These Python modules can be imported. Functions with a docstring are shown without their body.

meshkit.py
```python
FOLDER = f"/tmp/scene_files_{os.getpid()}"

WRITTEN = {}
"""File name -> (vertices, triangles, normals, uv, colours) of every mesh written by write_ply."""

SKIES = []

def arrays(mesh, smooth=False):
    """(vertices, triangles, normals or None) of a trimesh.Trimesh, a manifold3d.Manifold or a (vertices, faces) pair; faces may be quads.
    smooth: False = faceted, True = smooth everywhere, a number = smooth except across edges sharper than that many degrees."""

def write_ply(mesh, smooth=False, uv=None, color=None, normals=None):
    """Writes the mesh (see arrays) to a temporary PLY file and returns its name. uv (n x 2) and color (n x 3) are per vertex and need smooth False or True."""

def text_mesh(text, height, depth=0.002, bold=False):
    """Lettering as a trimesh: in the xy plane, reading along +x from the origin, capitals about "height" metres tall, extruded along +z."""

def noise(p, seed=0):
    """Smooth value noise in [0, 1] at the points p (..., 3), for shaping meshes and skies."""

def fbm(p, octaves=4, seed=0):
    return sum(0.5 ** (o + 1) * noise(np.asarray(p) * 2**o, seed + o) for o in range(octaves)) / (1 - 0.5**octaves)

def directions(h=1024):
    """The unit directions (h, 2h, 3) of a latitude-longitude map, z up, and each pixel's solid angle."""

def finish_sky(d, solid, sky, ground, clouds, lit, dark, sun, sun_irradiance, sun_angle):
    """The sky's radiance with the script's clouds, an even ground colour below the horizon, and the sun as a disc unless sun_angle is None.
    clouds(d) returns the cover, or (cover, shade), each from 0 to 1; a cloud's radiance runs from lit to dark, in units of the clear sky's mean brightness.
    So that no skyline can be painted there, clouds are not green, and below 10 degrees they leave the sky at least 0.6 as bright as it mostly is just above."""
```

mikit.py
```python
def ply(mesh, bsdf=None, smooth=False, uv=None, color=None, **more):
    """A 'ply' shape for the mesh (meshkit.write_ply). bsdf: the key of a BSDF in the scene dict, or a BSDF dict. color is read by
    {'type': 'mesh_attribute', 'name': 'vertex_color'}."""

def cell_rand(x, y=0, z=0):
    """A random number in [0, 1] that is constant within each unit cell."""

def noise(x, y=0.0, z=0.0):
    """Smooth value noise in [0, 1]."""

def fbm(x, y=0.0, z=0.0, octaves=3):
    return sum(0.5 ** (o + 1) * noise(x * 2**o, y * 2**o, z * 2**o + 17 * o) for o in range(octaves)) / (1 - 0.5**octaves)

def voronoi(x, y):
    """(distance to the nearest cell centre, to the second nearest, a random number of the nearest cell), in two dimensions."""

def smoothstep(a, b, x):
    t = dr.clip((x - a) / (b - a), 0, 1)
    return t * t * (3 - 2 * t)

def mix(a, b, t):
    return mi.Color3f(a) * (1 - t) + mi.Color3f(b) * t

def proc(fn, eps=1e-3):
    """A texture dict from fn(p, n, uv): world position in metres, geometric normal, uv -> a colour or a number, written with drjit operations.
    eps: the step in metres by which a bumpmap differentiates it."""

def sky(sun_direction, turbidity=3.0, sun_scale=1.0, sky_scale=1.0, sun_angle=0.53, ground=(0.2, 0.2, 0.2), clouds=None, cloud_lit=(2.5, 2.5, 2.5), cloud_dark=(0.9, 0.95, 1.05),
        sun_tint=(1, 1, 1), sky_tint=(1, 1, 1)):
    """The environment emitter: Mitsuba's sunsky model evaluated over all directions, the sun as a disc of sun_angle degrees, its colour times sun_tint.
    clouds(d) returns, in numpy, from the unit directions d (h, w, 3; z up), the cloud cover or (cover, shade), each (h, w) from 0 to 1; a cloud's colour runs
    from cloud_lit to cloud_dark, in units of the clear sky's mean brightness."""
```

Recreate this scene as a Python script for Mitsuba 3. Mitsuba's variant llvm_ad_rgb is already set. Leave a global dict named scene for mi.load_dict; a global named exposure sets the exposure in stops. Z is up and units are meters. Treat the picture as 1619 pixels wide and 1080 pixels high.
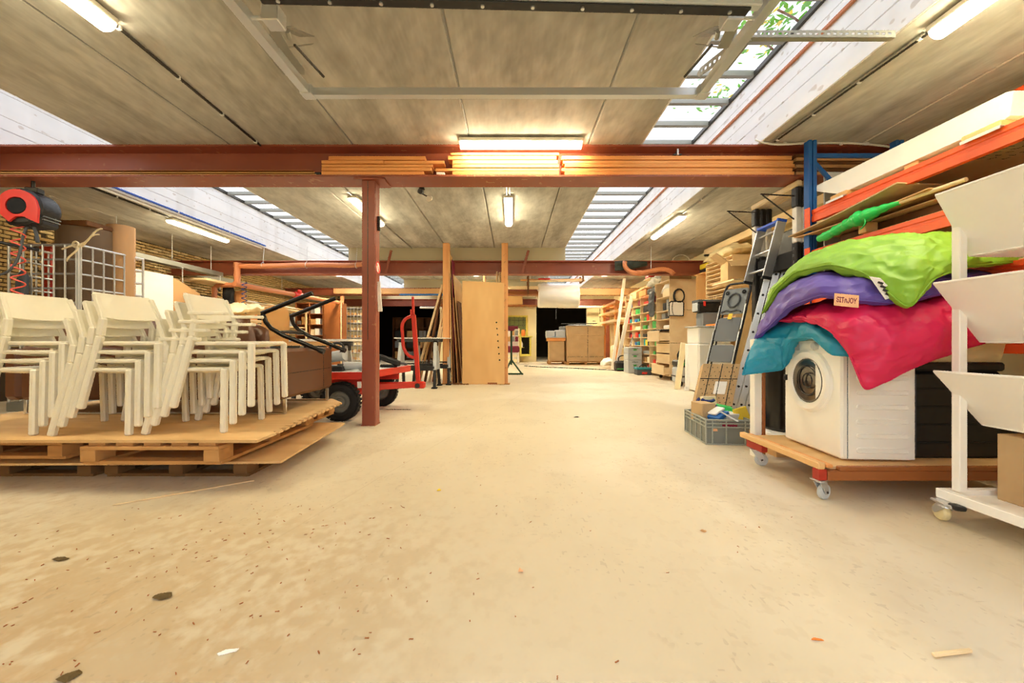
import math, numpy as np, trimesh, mitsuba as mi, drjit as dr, mikit, meshkit
from scipy.interpolate import RectBivariateSpline
from scipy.ndimage import gaussian_filter
from shapely.geometry import Polygon, Point
from mikit import noise, fbm, mix, smoothstep
scene, labels, place = {}, {}, {}
PI = math.pi
F, CX, CY, H = 630.0, 809.5, 540.0, 1.0
# ---------------------------------------------------------------- camera, sky, exposure
scene['camera'] = {'type': 'perspective', 'fov': math.degrees(2 * math.atan(CX / F)), 'fov_axis': 'x', 'near_clip': 0.02, 'far_clip': 500.0,
                   'to_world': mi.ScalarTransform4f().look_at(origin=[0, 0, H], target=[0, 1, H], up=[0, 0, 1])}
SKY = 2.6


def overcast(d):
    n = meshkit.fbm(d * 3.0 + 5.0, 4, 3)
    return np.clip(0.55 + 0.9 * n, 0, 1), np.clip(0.9 - 1.1 * n, 0, 1) * 0.5


scene['sky'] = mikit.sky([0.3, -0.5, 0.8], turbidity=4.0, sun_scale=0.0, sky_scale=SKY, ground=(0.25, 0.24, 0.22), clouds=overcast,
                         cloud_lit=(1.7, 1.75, 1.85), cloud_dark=(1.0, 1.05, 1.15))
LAMP = (10.5, 9.1, 5.9)
exposure = 2.62

# ---------------------------------------------------------------- mesh helpers, all return (vertices, triangles)
def A(*a): return np.array(a, float)
def at(px, py, Y): return np.array([(px - CX) * Y / F, Y, H - (py - CY) * Y / F])


def _chamfer_faces():
    v = _chv(1, 1, 1, .2)
    h = trimesh.convex.convex_hull(trimesh.Trimesh(v, np.zeros((0, 3), int), process=False))
    idx = [int(np.argmin(((v - p) ** 2).sum(1))) for p in h.vertices]
    return np.array(idx)[h.faces]


def _chv(hx, hy, hz, b):
    s = np.array([[x, y, z] for x in (-1, 1) for y in (-1, 1) for z in (-1, 1)], float)
    hh = A(hx, hy, hz)
    return np.vstack([s * (hh - b * A(k != 0, k != 1, k != 2)) for k in range(3)])


CHF = _chamfer_faces()
BXF = np.array([[0, 1, 3], [0, 3, 2], [4, 6, 7], [4, 7, 5], [0, 4, 5], [0, 5, 1], [2, 3, 7], [2, 7, 6], [0, 2, 6], [0, 6, 4], [1, 5, 7], [1, 7, 3]])


def box(x0, x1, y0, y1, z0, z1, b=.004):
    c, h = A(x0 + x1, y0 + y1, z0 + z1) / 2, np.abs(A(x1 - x0, y1 - y0, z1 - z0)) / 2
    if not b:
        return np.array([[x, y, z] for x in (-1, 1) for y in (-1, 1) for z in (-1, 1)], float) * h + c, BXF
    return _chv(*h, min(b, .45 * h.min())) + c, CHF


def sbox(cx, cy, cz, sx, sy, sz, b=.004): return box(cx - sx / 2, cx + sx / 2, cy - sy / 2, cy + sy / 2, cz - sz / 2, cz + sz / 2, b)


def cat(*ms):
    ms = [m for m in ms if m is not None]
    vs, fs, n = [], [], 0
    for v, f in ms:
        vs.append(v); fs.append(np.asarray(f) + n); n += len(v)
    return np.vstack(vs), np.vstack(fs)


def frame(d, up=(0, 0, 1)):
    d = np.asarray(d, float) / np.linalg.norm(d)
    u = np.asarray(up, float)
    if abs(d @ u) / np.linalg.norm(u) > .99: u = A(1, 0, 0) if abs(d[0]) < .9 else A(0, 1, 0)
    a = np.cross(u, d); a /= np.linalg.norm(a)
    return d, a, np.cross(d, a)


def bar(p0, p1, w, h, b=.003, up=(0, 0, 1)):
    """box beam from p0 to p1, w wide sideways and h high along up"""
    p0, p1 = np.asarray(p0, float), np.asarray(p1, float)
    d, a, u = frame(p1 - p0, up)
    v, f = sbox(0, 0, 0, np.linalg.norm(p1 - p0), w, h, b)
    return v @ np.stack([d, a, u]) + (p0 + p1) / 2, f


def tube(pts, r, n=8, close=False):
    p = np.asarray(pts, float)
    t = np.gradient(p, axis=0)
    if close: t = np.roll(p, -1, 0) - np.roll(p, 1, 0)
    t /= np.linalg.norm(t, axis=1, keepdims=True) + 1e-12
    a = np.zeros_like(p); a[0] = frame(t[0])[1]
    for i in range(1, len(p)):
        x = a[i - 1] - t[i] * (a[i - 1] @ t[i]); a[i] = x / (np.linalg.norm(x) + 1e-12)
    b, ang = np.cross(t, a), np.arange(n) * 2 * PI / n
    r = np.broadcast_to(r, (len(p),))
    v = (p[:, None] + r[:, None, None] * (np.cos(ang)[None, :, None] * a[:, None] + np.sin(ang)[None, :, None] * b[:, None])).reshape(-1, 3)
    m = len(p) if close else len(p) - 1
    i, j = np.meshgrid(np.arange(m), np.arange(n), indexing='ij')
    i2 = (i + 1) % len(p)
    q = np.stack([i * n + j, i * n + (j + 1) % n, i2 * n + (j + 1) % n, i2 * n + j], -1).reshape(-1, 4)
    f = np.vstack([q[:, [0, 1, 2]], q[:, [0, 2, 3]]])
    if not close:
        k = np.arange(1, n - 1)
        f = np.vstack([f, np.stack([k * 0, k + 1, k], 1), np.stack([k * 0, k, k + 1], 1) + (len(p) - 1) * n])
    return v, f


def cyl(p0, p1, r, n=14, r1=None): return tube([p0, p1], [r, r if r1 is None else r1], n)


def curve(pts, n=24):
    """smooth curve through the points"""
    from scipy.interpolate import CubicSpline
    p = np.asarray(pts, float)
    s = np.r_[0, np.cumsum(np.linalg.norm(np.diff(p, axis=0), axis=1))]
    return CubicSpline(s, p)(np.linspace(0, s[-1], n))


def lathe(prof, n=28, o=(0, 0, 0), axis='z'):
    p = np.asarray(prof, float); ang = np.arange(n) * 2 * PI / n
    v = np.stack([p[:, None, 0] * np.cos(ang), p[:, None, 0] * np.sin(ang), np.broadcast_to(p[:, None, 1], (len(p), n))], -1).reshape(-1, 3)
    i, j = np.meshgrid(np.arange(len(p) - 1), np.arange(n), indexing='ij')
    q = np.stack([i * n + j, i * n + (j + 1) % n, (i + 1) * n + (j + 1) % n, (i + 1) * n + j], -1).reshape(-1, 4)
    f = np.vstack([q[:, [0, 1, 2]], q[:, [0, 2, 3]]])
    if axis == 'x': v = v[:, [2, 0, 1]]
    if axis == 'y': v = v[:, [1, 2, 0]]
    return v + A(*o), f


def prism(poly, h, O, U, W):
    """outline (2-D, shapely or points) in the plane O + u U + w W, extruded by h along U x W"""
    poly = poly if hasattr(poly, 'exterior') else Polygon(poly)
    m = trimesh.creation.extrude_polygon(poly, h, engine='earcut')
    U, W = np.asarray(U, float), np.asarray(W, float)
    return np.asarray(m.vertices) @ np.stack([U, W, np.cross(U, W)]) + np.asarray(O, float), np.asarray(m.faces)


def hull(pts):
    h = trimesh.convex.convex_hull(np.asarray(pts, float))
    return np.array(h.vertices), np.array(h.faces)


def net(P, nu=24, nv=16, k=2):
    """points and normals on a smooth surface through a net of control points P (a, b, 3)"""
    P = np.asarray(P, float)
    u, v = np.linspace(0, 1, P.shape[0]), np.linspace(0, 1, P.shape[1])
    U, W = np.linspace(0, 1, nu), np.linspace(0, 1, nv)
    g = np.stack([RectBivariateSpline(u, v, P[..., c], kx=min(abs(k), P.shape[0] - 1), ky=min(abs(k), P.shape[1] - 1))(U, W) for c in range(3)], -1)
    if k < 0: g = np.stack([gaussian_filter(g[..., c], (.018 * nu, .03 * nv), mode='nearest') for c in range(3)], -1)
    n = np.cross(np.gradient(g, axis=0), np.gradient(g, axis=1)); n /= np.linalg.norm(n, axis=-1, keepdims=True) + 1e-12
    return g, n, U, W


def closed(top, bot):
    """joins two grids (nu, nv, 3) into a closed mesh"""
    nu, nv = top.shape[:2]
    v = np.vstack([top.reshape(-1, 3), bot.reshape(-1, 3)])
    i, j = np.meshgrid(np.arange(nu - 1), np.arange(nv - 1), indexing='ij')
    q = np.stack([i * nv + j, (i + 1) * nv + j, (i + 1) * nv + j + 1, i * nv + j + 1], -1).reshape(-1, 4)
    N = nu * nv
    rim = np.r_[np.arange(nv), np.arange(1, nu) * nv + nv - 1, (nu - 1) * nv + np.arange(nv - 2, -1, -1), np.arange(nu - 2, 0, -1) * nv]
    r2 = np.roll(rim, -1)
    s = np.stack([rim, r2, r2 + N, rim + N], -1)
    q = np.vstack([q, q[:, ::-1] + N, s[:, ::-1]])
    return v, np.vstack([q[:, [0, 1, 2]], q[:, [0, 2, 3]]])


def pillow(P, T=.1, nu=56, nv=40, wr=.02, seed=0, k=2, pw=.5, fold=1.0):
    """stuffed bag around the control surface: thick in the middle, a seam along the rim, creased"""
    g, n, U, W = net(P, nu, nv, k)
    e = (np.clip(1 - np.abs(2 * U - 1) ** 3, 0, 1)[:, None] * np.clip(1 - np.abs(2 * W - 1) ** 3, 0, 1)[None]) ** pw
    c = meshkit.fbm(g * A(5, 5, 5) * fold, 3, seed) - .5
    ridge = np.abs(meshkit.fbm(g * A(9, 9, 4) * fold + 3, 2, seed + 9) - .5)
    fine = np.abs(meshkit.fbm(np.stack([g[..., 0] * 9 + g[..., 2] * 6, g[..., 1] * 5, g[..., 2] * 15 - g[..., 0] * 7], -1) * fold, 2, seed + 5) - .5)
    d = wr * (2.4 * c - 2.0 * ridge - 1.5 * fine) * (.4 + .6 * e)
    return closed(g + n * (T * e + d)[..., None], g - n * (T * e - d)[..., None])


def sheet(P, t=.006, nu=12, nv=8, k=2):
    g, n, _, _ = net(P, nu, nv, k)
    return closed(g + n * t / 2, g - n * t / 2)


def mv(m, x=0, y=0, z=0): return m[0] + A(x, y, z), m[1]
def rot(m, deg, axis='z', o=(0, 0, 0)):
    a = math.radians(deg); c, s = math.cos(a), math.sin(a)
    R = {'z': [[c, -s, 0], [s, c, 0], [0, 0, 1]], 'x': [[1, 0, 0], [0, c, -s], [0, s, c]], 'y': [[c, 0, s], [0, 1, 0], [-s, 0, c]]}[axis]
    return (m[0] - A(*o)) @ np.array(R).T + A(*o), m[1]


# ---------------------------------------------------------------- scene helpers
_used = set()
def numbered(key):
    k, n = key, 0
    while k in _used:
        n += 1; k = f'{key}_{n:03d}'
    _used.add(k); return k


def M4(loc, rz=0, tilt=None):
    a = math.radians(rz); c, s = math.cos(a), math.sin(a)
    m = np.eye(4); m[:2, :2] = [[c, -s], [s, c]]
    if tilt is not None:
        t = np.eye(4); t[:3, :3] = rot((np.eye(3), None), tilt[1], tilt[0])[0].T; m = m @ t
    m[:3, 3] = loc; return m


def thing(name, label, cat_, loc=(0, 0, 0), rz=0, group=None, tilt=None):
    """a thing of several entries: the key its parts' keys start with"""
    k = numbered(name); place[k] = M4(loc, rz, tilt)
    labels[k] = {'label': label, 'category': cat_}
    if group: labels[k]['group'] = group
    return k


def put(key, mesh, m, smooth=False, root=None):
    d = mesh if isinstance(mesh, dict) else PLY(mesh, m, smooth)
    r = key.split('__')[0]
    if r in place: d = {**d, 'to_world': mi.ScalarTransform4f(place[r])}
    scene[key] = d; return key


def part(parent, name, mesh, m, smooth=False, label=None):
    k = put(numbered(parent + '__' + name), mesh, m, smooth)
    if label: labels[k] = {'label': label}
    return k


def obj(name, mesh, m, label, cat_, group=None, smooth=False, kind=None):
    """a thing that is one mesh"""
    k = put(numbered(name), mesh, m, smooth)
    labels[k] = {'label': label, 'category': cat_}
    if group: labels[k]['group'] = group
    if kind: labels[k]['kind'] = kind
    return k


def struct(name, mesh, m, label=None, smooth=False):
    k = put(numbered(name), mesh, m, smooth)
    labels[k] = {'kind': 'structure'}
    if label: labels[k]['label'] = label
    return k


def dup(root, label, loc, rz=0, group=None, tilt=None, base=None):
    b = (base or root).rstrip('0123456789').rstrip('_') if base is None else base
    r = thing(b, label, labels[root]['category'], loc, rz, group or labels[root].get('group'), tilt)
    for key in [k for k in scene if k.startswith(root + '__') or k == root]:
        nk = r + key[len(root):]; _used.add(nk)
        scene[nk] = {**scene[key], 'to_world': mi.ScalarTransform4f(place[r])}
        if key in labels and key != root: labels[nk] = dict(labels[key])
    return r


ORD = ['first', 'second', 'third', 'fourth', 'fifth', 'sixth', 'seventh', 'eighth', 'ninth', 'tenth', 'eleventh', 'twelfth', 'thirteenth']
rng = np.random.default_rng(11)

# ---------------------------------------------------------------- materials
def lin(c): c = np.asarray(c, float) / 255; return np.where(c <= .04045, c / 12.92, ((c + .055) / 1.055) ** 2.4)
def rgb(c): return {'type': 'rgb', 'value': [float(x) for x in lin(c)]}
def bsdf(color, rough=.6, metal=0.0, spec=.5, **kw):
    return {'type': 'twosided', 'bsdf': {'type': 'principled', 'base_color': color if isinstance(color, dict) else rgb(color), 'roughness': rough, 'metallic': metal, 'specular': spec, **kw}}
def mat(name, color, rough=.6, metal=0.0, spec=.5, **kw): scene['m_' + name] = bsdf(color, rough, metal, spec, **kw); return name
def PLY(mesh, m, smooth=False): return mikit.ply(mesh, 'm_' + m, smooth=smooth)


def wood(c1, c2, s):
    l1, l2 = [float(x) for x in lin(c1)], [float(x) for x in lin(c2)]
    def fn(p, n, uv):
        g = fbm(p.x * s[0], p.y * s[1], p.z * s[2], 3)
        k = noise(p.x * s[0] * 4, p.y * s[1] * 4, p.z * s[2] * 4)
        return mix(l1, l2, dr.clip(g * 1.3 - .15 + (k - .5) * .25, 0, 1))
    return mikit.proc(fn)


def fn_floor(p, n, uv):
    base, dirt, pale = [.60, .515, .365], [.47, .32, .155], [.69, .615, .475]
    a = fbm(p.x * .55 + 3, p.y * .55, 0, 4)
    b = fbm(p.x * 3.1, p.y * 2.4 + 9, 2, 5)
    f = fbm(p.x * 23, p.y * 19, 5, 4)
    c = mix(base, pale, smoothstep(.42, .7, a))
    left = smoothstep(.3, -1.7, p.x + (a - .5) * 1.6) * smoothstep(3.2, 1.2, p.y + (b - .5) * 1.5)
    c = mix(c, dirt, left * smoothstep(.30, .62, b * .55 + f * .45) * .85)
    c = mix(c, [.54, .45, .31], smoothstep(.54, .76, b) * .35 + smoothstep(.60, .78, f) * .30)
    sp = smoothstep(.86, .90, noise(p.x * 62, p.y * 47, 1)) * smoothstep(.48, .6, b)
    c = mix(c, [.30, .23, .15], sp * .22)
    tr = smoothstep(.008, .0, dr.abs(p.x - .25 * p.y + 1.70 + .02 * (b - .5))) * .25
    return mix(c, [.40, .30, .18], tr)


def fn_ceil(p, n, uv):
    a = fbm(p.x * 5, p.y * .8, 1, 4); b = fbm(p.x * 1.1, p.y * .9, 4, 3); k = noise(p.x * 55, p.y * 7, 3)
    g = fbm(p.x * 16 + p.y * 5, p.y * 6 - p.x * 4, 7, 4)
    c = mix([.285, .275, .24], [.56, .545, .495], dr.clip((a - .5) * .9 + (b - .5) * .7 + (g - .5) * .55 + (k - .5) * .15 + .5, 0, 1))
    return mix(c, [.60, .57, .50], smoothstep(.60, .85, fbm(p.x * 9, p.y * 4, 8, 3)) * smoothstep(.5, .7, b) * .5)


def fn_shaft(p, n, uv):
    a = fbm(p.x * 2, p.y * 1.6, p.z * 5, 4); d = smoothstep(.80, .88, noise(p.x * 9, p.y * 13, p.z * 17)); s = smoothstep(.45, .8, fbm(p.y * 4, p.z * .8, p.x, 3))
    c = mix([.70, .71, .72], [.84, .85, .86], a)
    ln = smoothstep(.008, .003, dr.abs(p.z - 3.69 + .01 * (a - .5))) + smoothstep(.008, .003, dr.abs(p.z - 3.96 + .01 * (a - .5)))
    return mix(mix(mix(c, [.50, .48, .45], s * .3), [.42, .40, .37], ln * .7), [.35, .27, .2], d * .4)


def fn_red(p, n, uv):
    a = fbm(p.x * 2.2, p.y * 2.2, p.z * 2.2, 3); b = noise(p.x * 23, p.y * 23, p.z * 15)
    c = mix([.21, .047, .026], [.31, .085, .045], a)
    return mix(c, [.36, .16, .08], smoothstep(.80, .9, b) * smoothstep(.45, .6, a) * .8)


def fn_card(p, n, uv):
    a = fbm(p.x * 5, p.y * 5, p.z * 5, 3)
    return mix([.47, .31, .155], [.57, .40, .215], a)


mat('floor_concrete', mikit.proc(fn_floor), .55, 0, .35)
mat('ceiling_concrete', mikit.proc(fn_ceil), .8, 0, .2)
mat('shaft_concrete', mikit.proc(fn_shaft), .8, 0, .2)
mat('red_steel', mikit.proc(fn_red), .42, 0, .5)
mat('cardboard', mikit.proc(fn_card), .8, 0, .2)
mat('wood_orange', wood((232, 168, 104), (206, 132, 72), (1.2, 22, 26)), .6, 0, .3)
mat('wood_post', wood((232, 176, 118), (208, 144, 90), (14, 14, 1.0)), .6, 0, .3)
mat('wood_board', wood((230, 188, 130), (212, 164, 104), (3.0, 3.0, .8)), .55, 0, .35)
mat('wood_ply', wood((216, 180, 130), (194, 154, 102), (1.2, 7, 7)), .65, 0, .3)
mat('wood_pale', wood((234, 212, 172), (218, 190, 144), (5, 1.4, 5)), .6, 0, .3)
mat('wood_dark', wood((120, 78, 40), (84, 50, 24), (6, 6, 1.2)), .6, 0, .3)
mat('wood_brown', (150, 88, 44), .5)
mat('wood_rough', wood((204, 158, 102), (158, 110, 62), (2, 9, 9)), .75, 0, .2)
mat('ply_edge', (150, 104, 62), .8)
mat('mdf_brown', (190, 146, 98), .7)
mat('galvanised', (206, 208, 208), .36, .7)
mat('galvanised_dull', (150, 150, 142), .55, .6)
mat('aluminium', (205, 206, 205), .34, .85)
mat('chrome', (225, 225, 225), .12, 1.0)
mat('steel_dark', (70, 68, 64), .4, .8)
mat('black_plastic', (24, 24, 25), .45)
mat('black_matte', (15, 15, 16), .75)
mat('black_gloss', (14, 13, 12), .22)
mat('rubber', (34, 32, 30), .85)
mat('grey_plastic', (128, 134, 134), .5)
mat('grey_dark', (78, 82, 86), .6)
mat('grey_tread', (120, 124, 126), .8)
mat('grey_light', (186, 190, 190), .5)
mat('white_chair', (226, 221, 202), .42)
mat('wood_old', wood((140, 106, 70), (104, 76, 46), (2, 9, 9)), .8, 0, .2)  # rough pallet wood darkened: shadow under the stack put into the colour
mat('roll_brown', (104, 82, 58), .7)
mat('seat_orange', (238, 182, 114), .45)
mat('block_red', (168, 46, 28), .5)
mat('white_enamel', (238, 236, 226), .25)
mat('white_panel', (240, 238, 230), .45)
mat('white_paint', (236, 232, 220), .55)
mat('cream_wall', (236, 222, 176), .7)
mat('cream_plastic', (222, 208, 160), .5)
mat('concrete_edge', (176, 166, 138), .85)
mat('mortar', (70, 58, 42), .95)
mat('leather', (92, 54, 30), .38)
mat('leather_seam', (52, 30, 17), .6)
mat('orange_pipe', (196, 124, 82), .4)
mat('strip_brown', (172, 106, 70), .6)
mat('bundle_dark', (44, 48, 36), .8)
mat('window_olive', (118, 128, 74), .4)
mat('drum_steel', (120, 118, 114), .16, .9)
mat('crate_grey', (120, 124, 118), .55)
mat('crate_rim', (156, 160, 150), .5)
mat('orange_rack', (230, 88, 38), .4)
mat('blue_rack', (20, 84, 150), .4)
mat('red_paint', (208, 50, 32), .38)
mat('red_plastic', (222, 52, 44), .4)
mat('coil_red', (238, 104, 88), .4)
mat('blue_cable', (50, 84, 170), .5)
mat('blue_cap', (44, 92, 214), .45)
mat('white_cable', (225, 225, 222), .5)
mat('lamp_housing', (226, 222, 208), .5)
mat('green_bag', (126, 172, 40), .55, sheen=.3)
mat('purple_bag', (88, 66, 152), .5, sheen=.3)
mat('purple_dark', (44, 30, 74), .6)
mat('pink_bag', (204, 26, 78), .5, sheen=.3)
mat('teal_bag', (18, 132, 160), .5, sheen=.3)
mat('green_plastic', (38, 190, 84), .3)
mat('green_paint', (34, 64, 42), .45)
mat('foam_white', (240, 240, 230), .6)
mat('yellow_paint', (214, 198, 92), .5)
mat('print_dark', (40, 36, 34), .8)
mat('paper', (244, 242, 236), .7)
mat('label_tan', (226, 172, 128), .7)
mat('maroon', (120, 30, 52), .6)
mat('leaf_litter', (92, 72, 34), .8)
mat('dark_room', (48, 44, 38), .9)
mat('grass_green', (70, 150, 40), .6)
for _n, _c in dict(c_red=(214, 52, 40), c_blue=(46, 106, 176), c_teal=(38, 132, 140), c_green=(60, 150, 70), c_yellow=(236, 206, 60), c_white=(236, 234, 226), c_grey=(140, 142, 140),
                   c_black=(34, 34, 36), c_tan=(200, 156, 98), c_orange=(226, 128, 50), c_navy=(34, 48, 110), c_cream=(238, 222, 180)).items(): mat(_n, _c, .5)
BRICKS = [mat(f'brick_{i}', c, .9, 0, .2) for i, c in enumerate([(212, 186, 134), (198, 168, 114), (222, 200, 152), (188, 156, 104)])]
scene['m_pane_glass'] = {'type': 'thindielectric', 'int_ior': 1.5}
scene['m_drum_glass'] = {'type': 'principled', 'base_color': rgb((60, 60, 58)), 'roughness': .08, 'specular': .8}
scene['m_leaf_green'] = {'type': 'principledthin', 'base_color': rgb((96, 160, 50)), 'roughness': .6, 'diff_trans': 0.8}
scene['m_leaf_yellow'] = {'type': 'principledthin', 'base_color': rgb((214, 190, 60)), 'roughness': .6, 'diff_trans': 0.8}
# ================================================================= the setting
XL, XR, YF, YB, ZC = -8.5, 5.0, -0.6, 19.9, 3.30
struct('floor', box(XL - .3, XR + .3, YF, 26, -.2, 0, 0), 'floor_concrete', 'pale dusty concrete floor with stains and dirt')
struct('ground_outside', box(-30, 30, -40, YF, -.25, -.02, 0), 'concrete_edge')
SHL, SHR, ZG = [-6.07, -4.02], [1.31, 2.87], 4.12
BAYS = [(YF, 4.80, [-4.66, -3.3, -1.86, -.485, .89, 1.52]), (4.82, 9.79, [-4.02, -2.79, -1.61, -.43, .714, 1.31]),
        (9.80, 14.79, [-4.02, -2.79, -1.61, -.43, .714, 1.31]), (14.80, 19.9, [-4.02, -2.79, -1.61, -.43, .714, 1.31])]
tops = [box(XL, -6.12, YF, 26, 3.40, 3.6, 0), box(2.92, XR + .3, YF, 26, 3.40, 3.6, 0)]
for y0, y1, xs in BAYS: tops.append(box(xs[0] + .04, xs[-1] - .04, y0, y1 + .2, 3.40, 3.6, 0))
tops.append(box(XL - .3, XR + .3, 20.0, 26, 3.3, 3.55, 0))
struct('ceiling', cat(*tops), 'ceiling_concrete', 'grey concrete ceiling of long hollow-core slabs')
for y0, y1, xs in BAYS:
    for strip in ([XL, -7.3, -6.07], xs, [2.87, 4.07, XR]):
        for a, b in zip(strip[:-1], strip[1:]):
            part('ceiling', 'slab', box(a + .006, b - .006, y0, y1, ZC, 3.42, .010), 'ceiling_concrete')
for y1 in (9.79, 14.79):     # the concrete edge over the second and third beams
    for x0, x1 in ((-4.02, 1.31),):
        part('ceiling', 'edge_beam', box(x0, x1, y1, y1 + .22, 2.985, 3.5, .006), 'concrete_edge')
# skylight shafts
def shaft(x, s, y0, y1):
    """upstand wall of a skylight, lower slab edge and curb set back by a joint"""
    k = struct('wall_skylight', box(x, x + s * .16, y0, y1, 3.53, ZG + .02, .008), 'shaft_concrete', 'whitewashed concrete upstand of a skylight')
    part(k, 'slab_edge', box(x - s * .004, x + s * .16, y0, y1, 3.302, 3.523, .003), 'shaft_concrete')
shaft(-6.07, -1, YF, 22); shaft(2.87, 1, YF, 22)
shaft(-4.66, 1, YF, 4.81); shaft(1.52, -1, YF, 4.81)
shaft(-4.02, 1, 4.81, 22); shaft(1.31, -1, 4.81, 22)
struct('wall_skylight', cat(box(-4.66, -4.0, 4.81, 4.95, 3.42, ZG, 0), box(1.31, 1.54, 4.81, 4.95, 3.42, ZG, 0), box(-6.2, -3.9, 21.9, 22.05, 3.3, ZG, 0), box(1.2, 3, 21.9, 22.05, 3.3, ZG, 0),
                            box(-6.2, -3.9, YF - .15, YF, 3.3, ZG, 0), box(1.2, 3, YF - .15, YF, 3.3, ZG, 0)), 'shaft_concrete')
for i, (x0, x1) in enumerate(((-6.07, -4.02), (1.31, 2.87))):
    w = f'window_{i + 1}'
    struct(w, cat(box(x0 - .16, x0 + .03, YF - .1, 22, ZG, ZG + .06, .004), box(x1 - .03, x1 + .16, YF - .1, 22, ZG, ZG + .06, .004)), 'steel_dark',
           ['long glazed skylight over the left of the hall', 'long glazed skylight over the right of the hall'][i])
    bm = PLY(box(x0 + .02, x1 - .02, -.03, .03, ZG + .0, ZG + .075, .006), 'galvanised_dull')
    pm = PLY((np.array([[x0, .02, ZG + .05], [x1, .02, ZG + .05], [x1, .52, ZG + .05], [x0, .52, ZG + .05]]), np.array([[0, 1, 2], [0, 2, 3]])), 'pane_glass')
    for n in range(42):
        y = -.69 + .54 * n
        t = mi.ScalarTransform4f().translate([0, y, 0])
        scene[numbered(w + '__glazing_bar')] = {**bm, 'to_world': t}
        scene[numbered(w + '__pane')] = {**pm, 'to_world': t}
# walls
def wall(name, m, *bs, label=None): return struct(name, cat(*[box(*b, 0) for b in bs]), m, label)
wall('wall_left', 'mortar', (XL - .3, XL, YF, 26, 0, 3.45), label='old yellowish brick wall with raked joints')
wall('wall_right', 'cream_wall', (XR, XR + .3, YF, 26, 0, 3.45))
wall('wall_front', 'cream_wall', (XL, -1.62, YF - .2, YF, 0, 3.45), (1.55, XR, YF - .2, YF, 0, 3.45), (-1.62, 1.55, YF - .2, YF, 2.75, 3.45))
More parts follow.
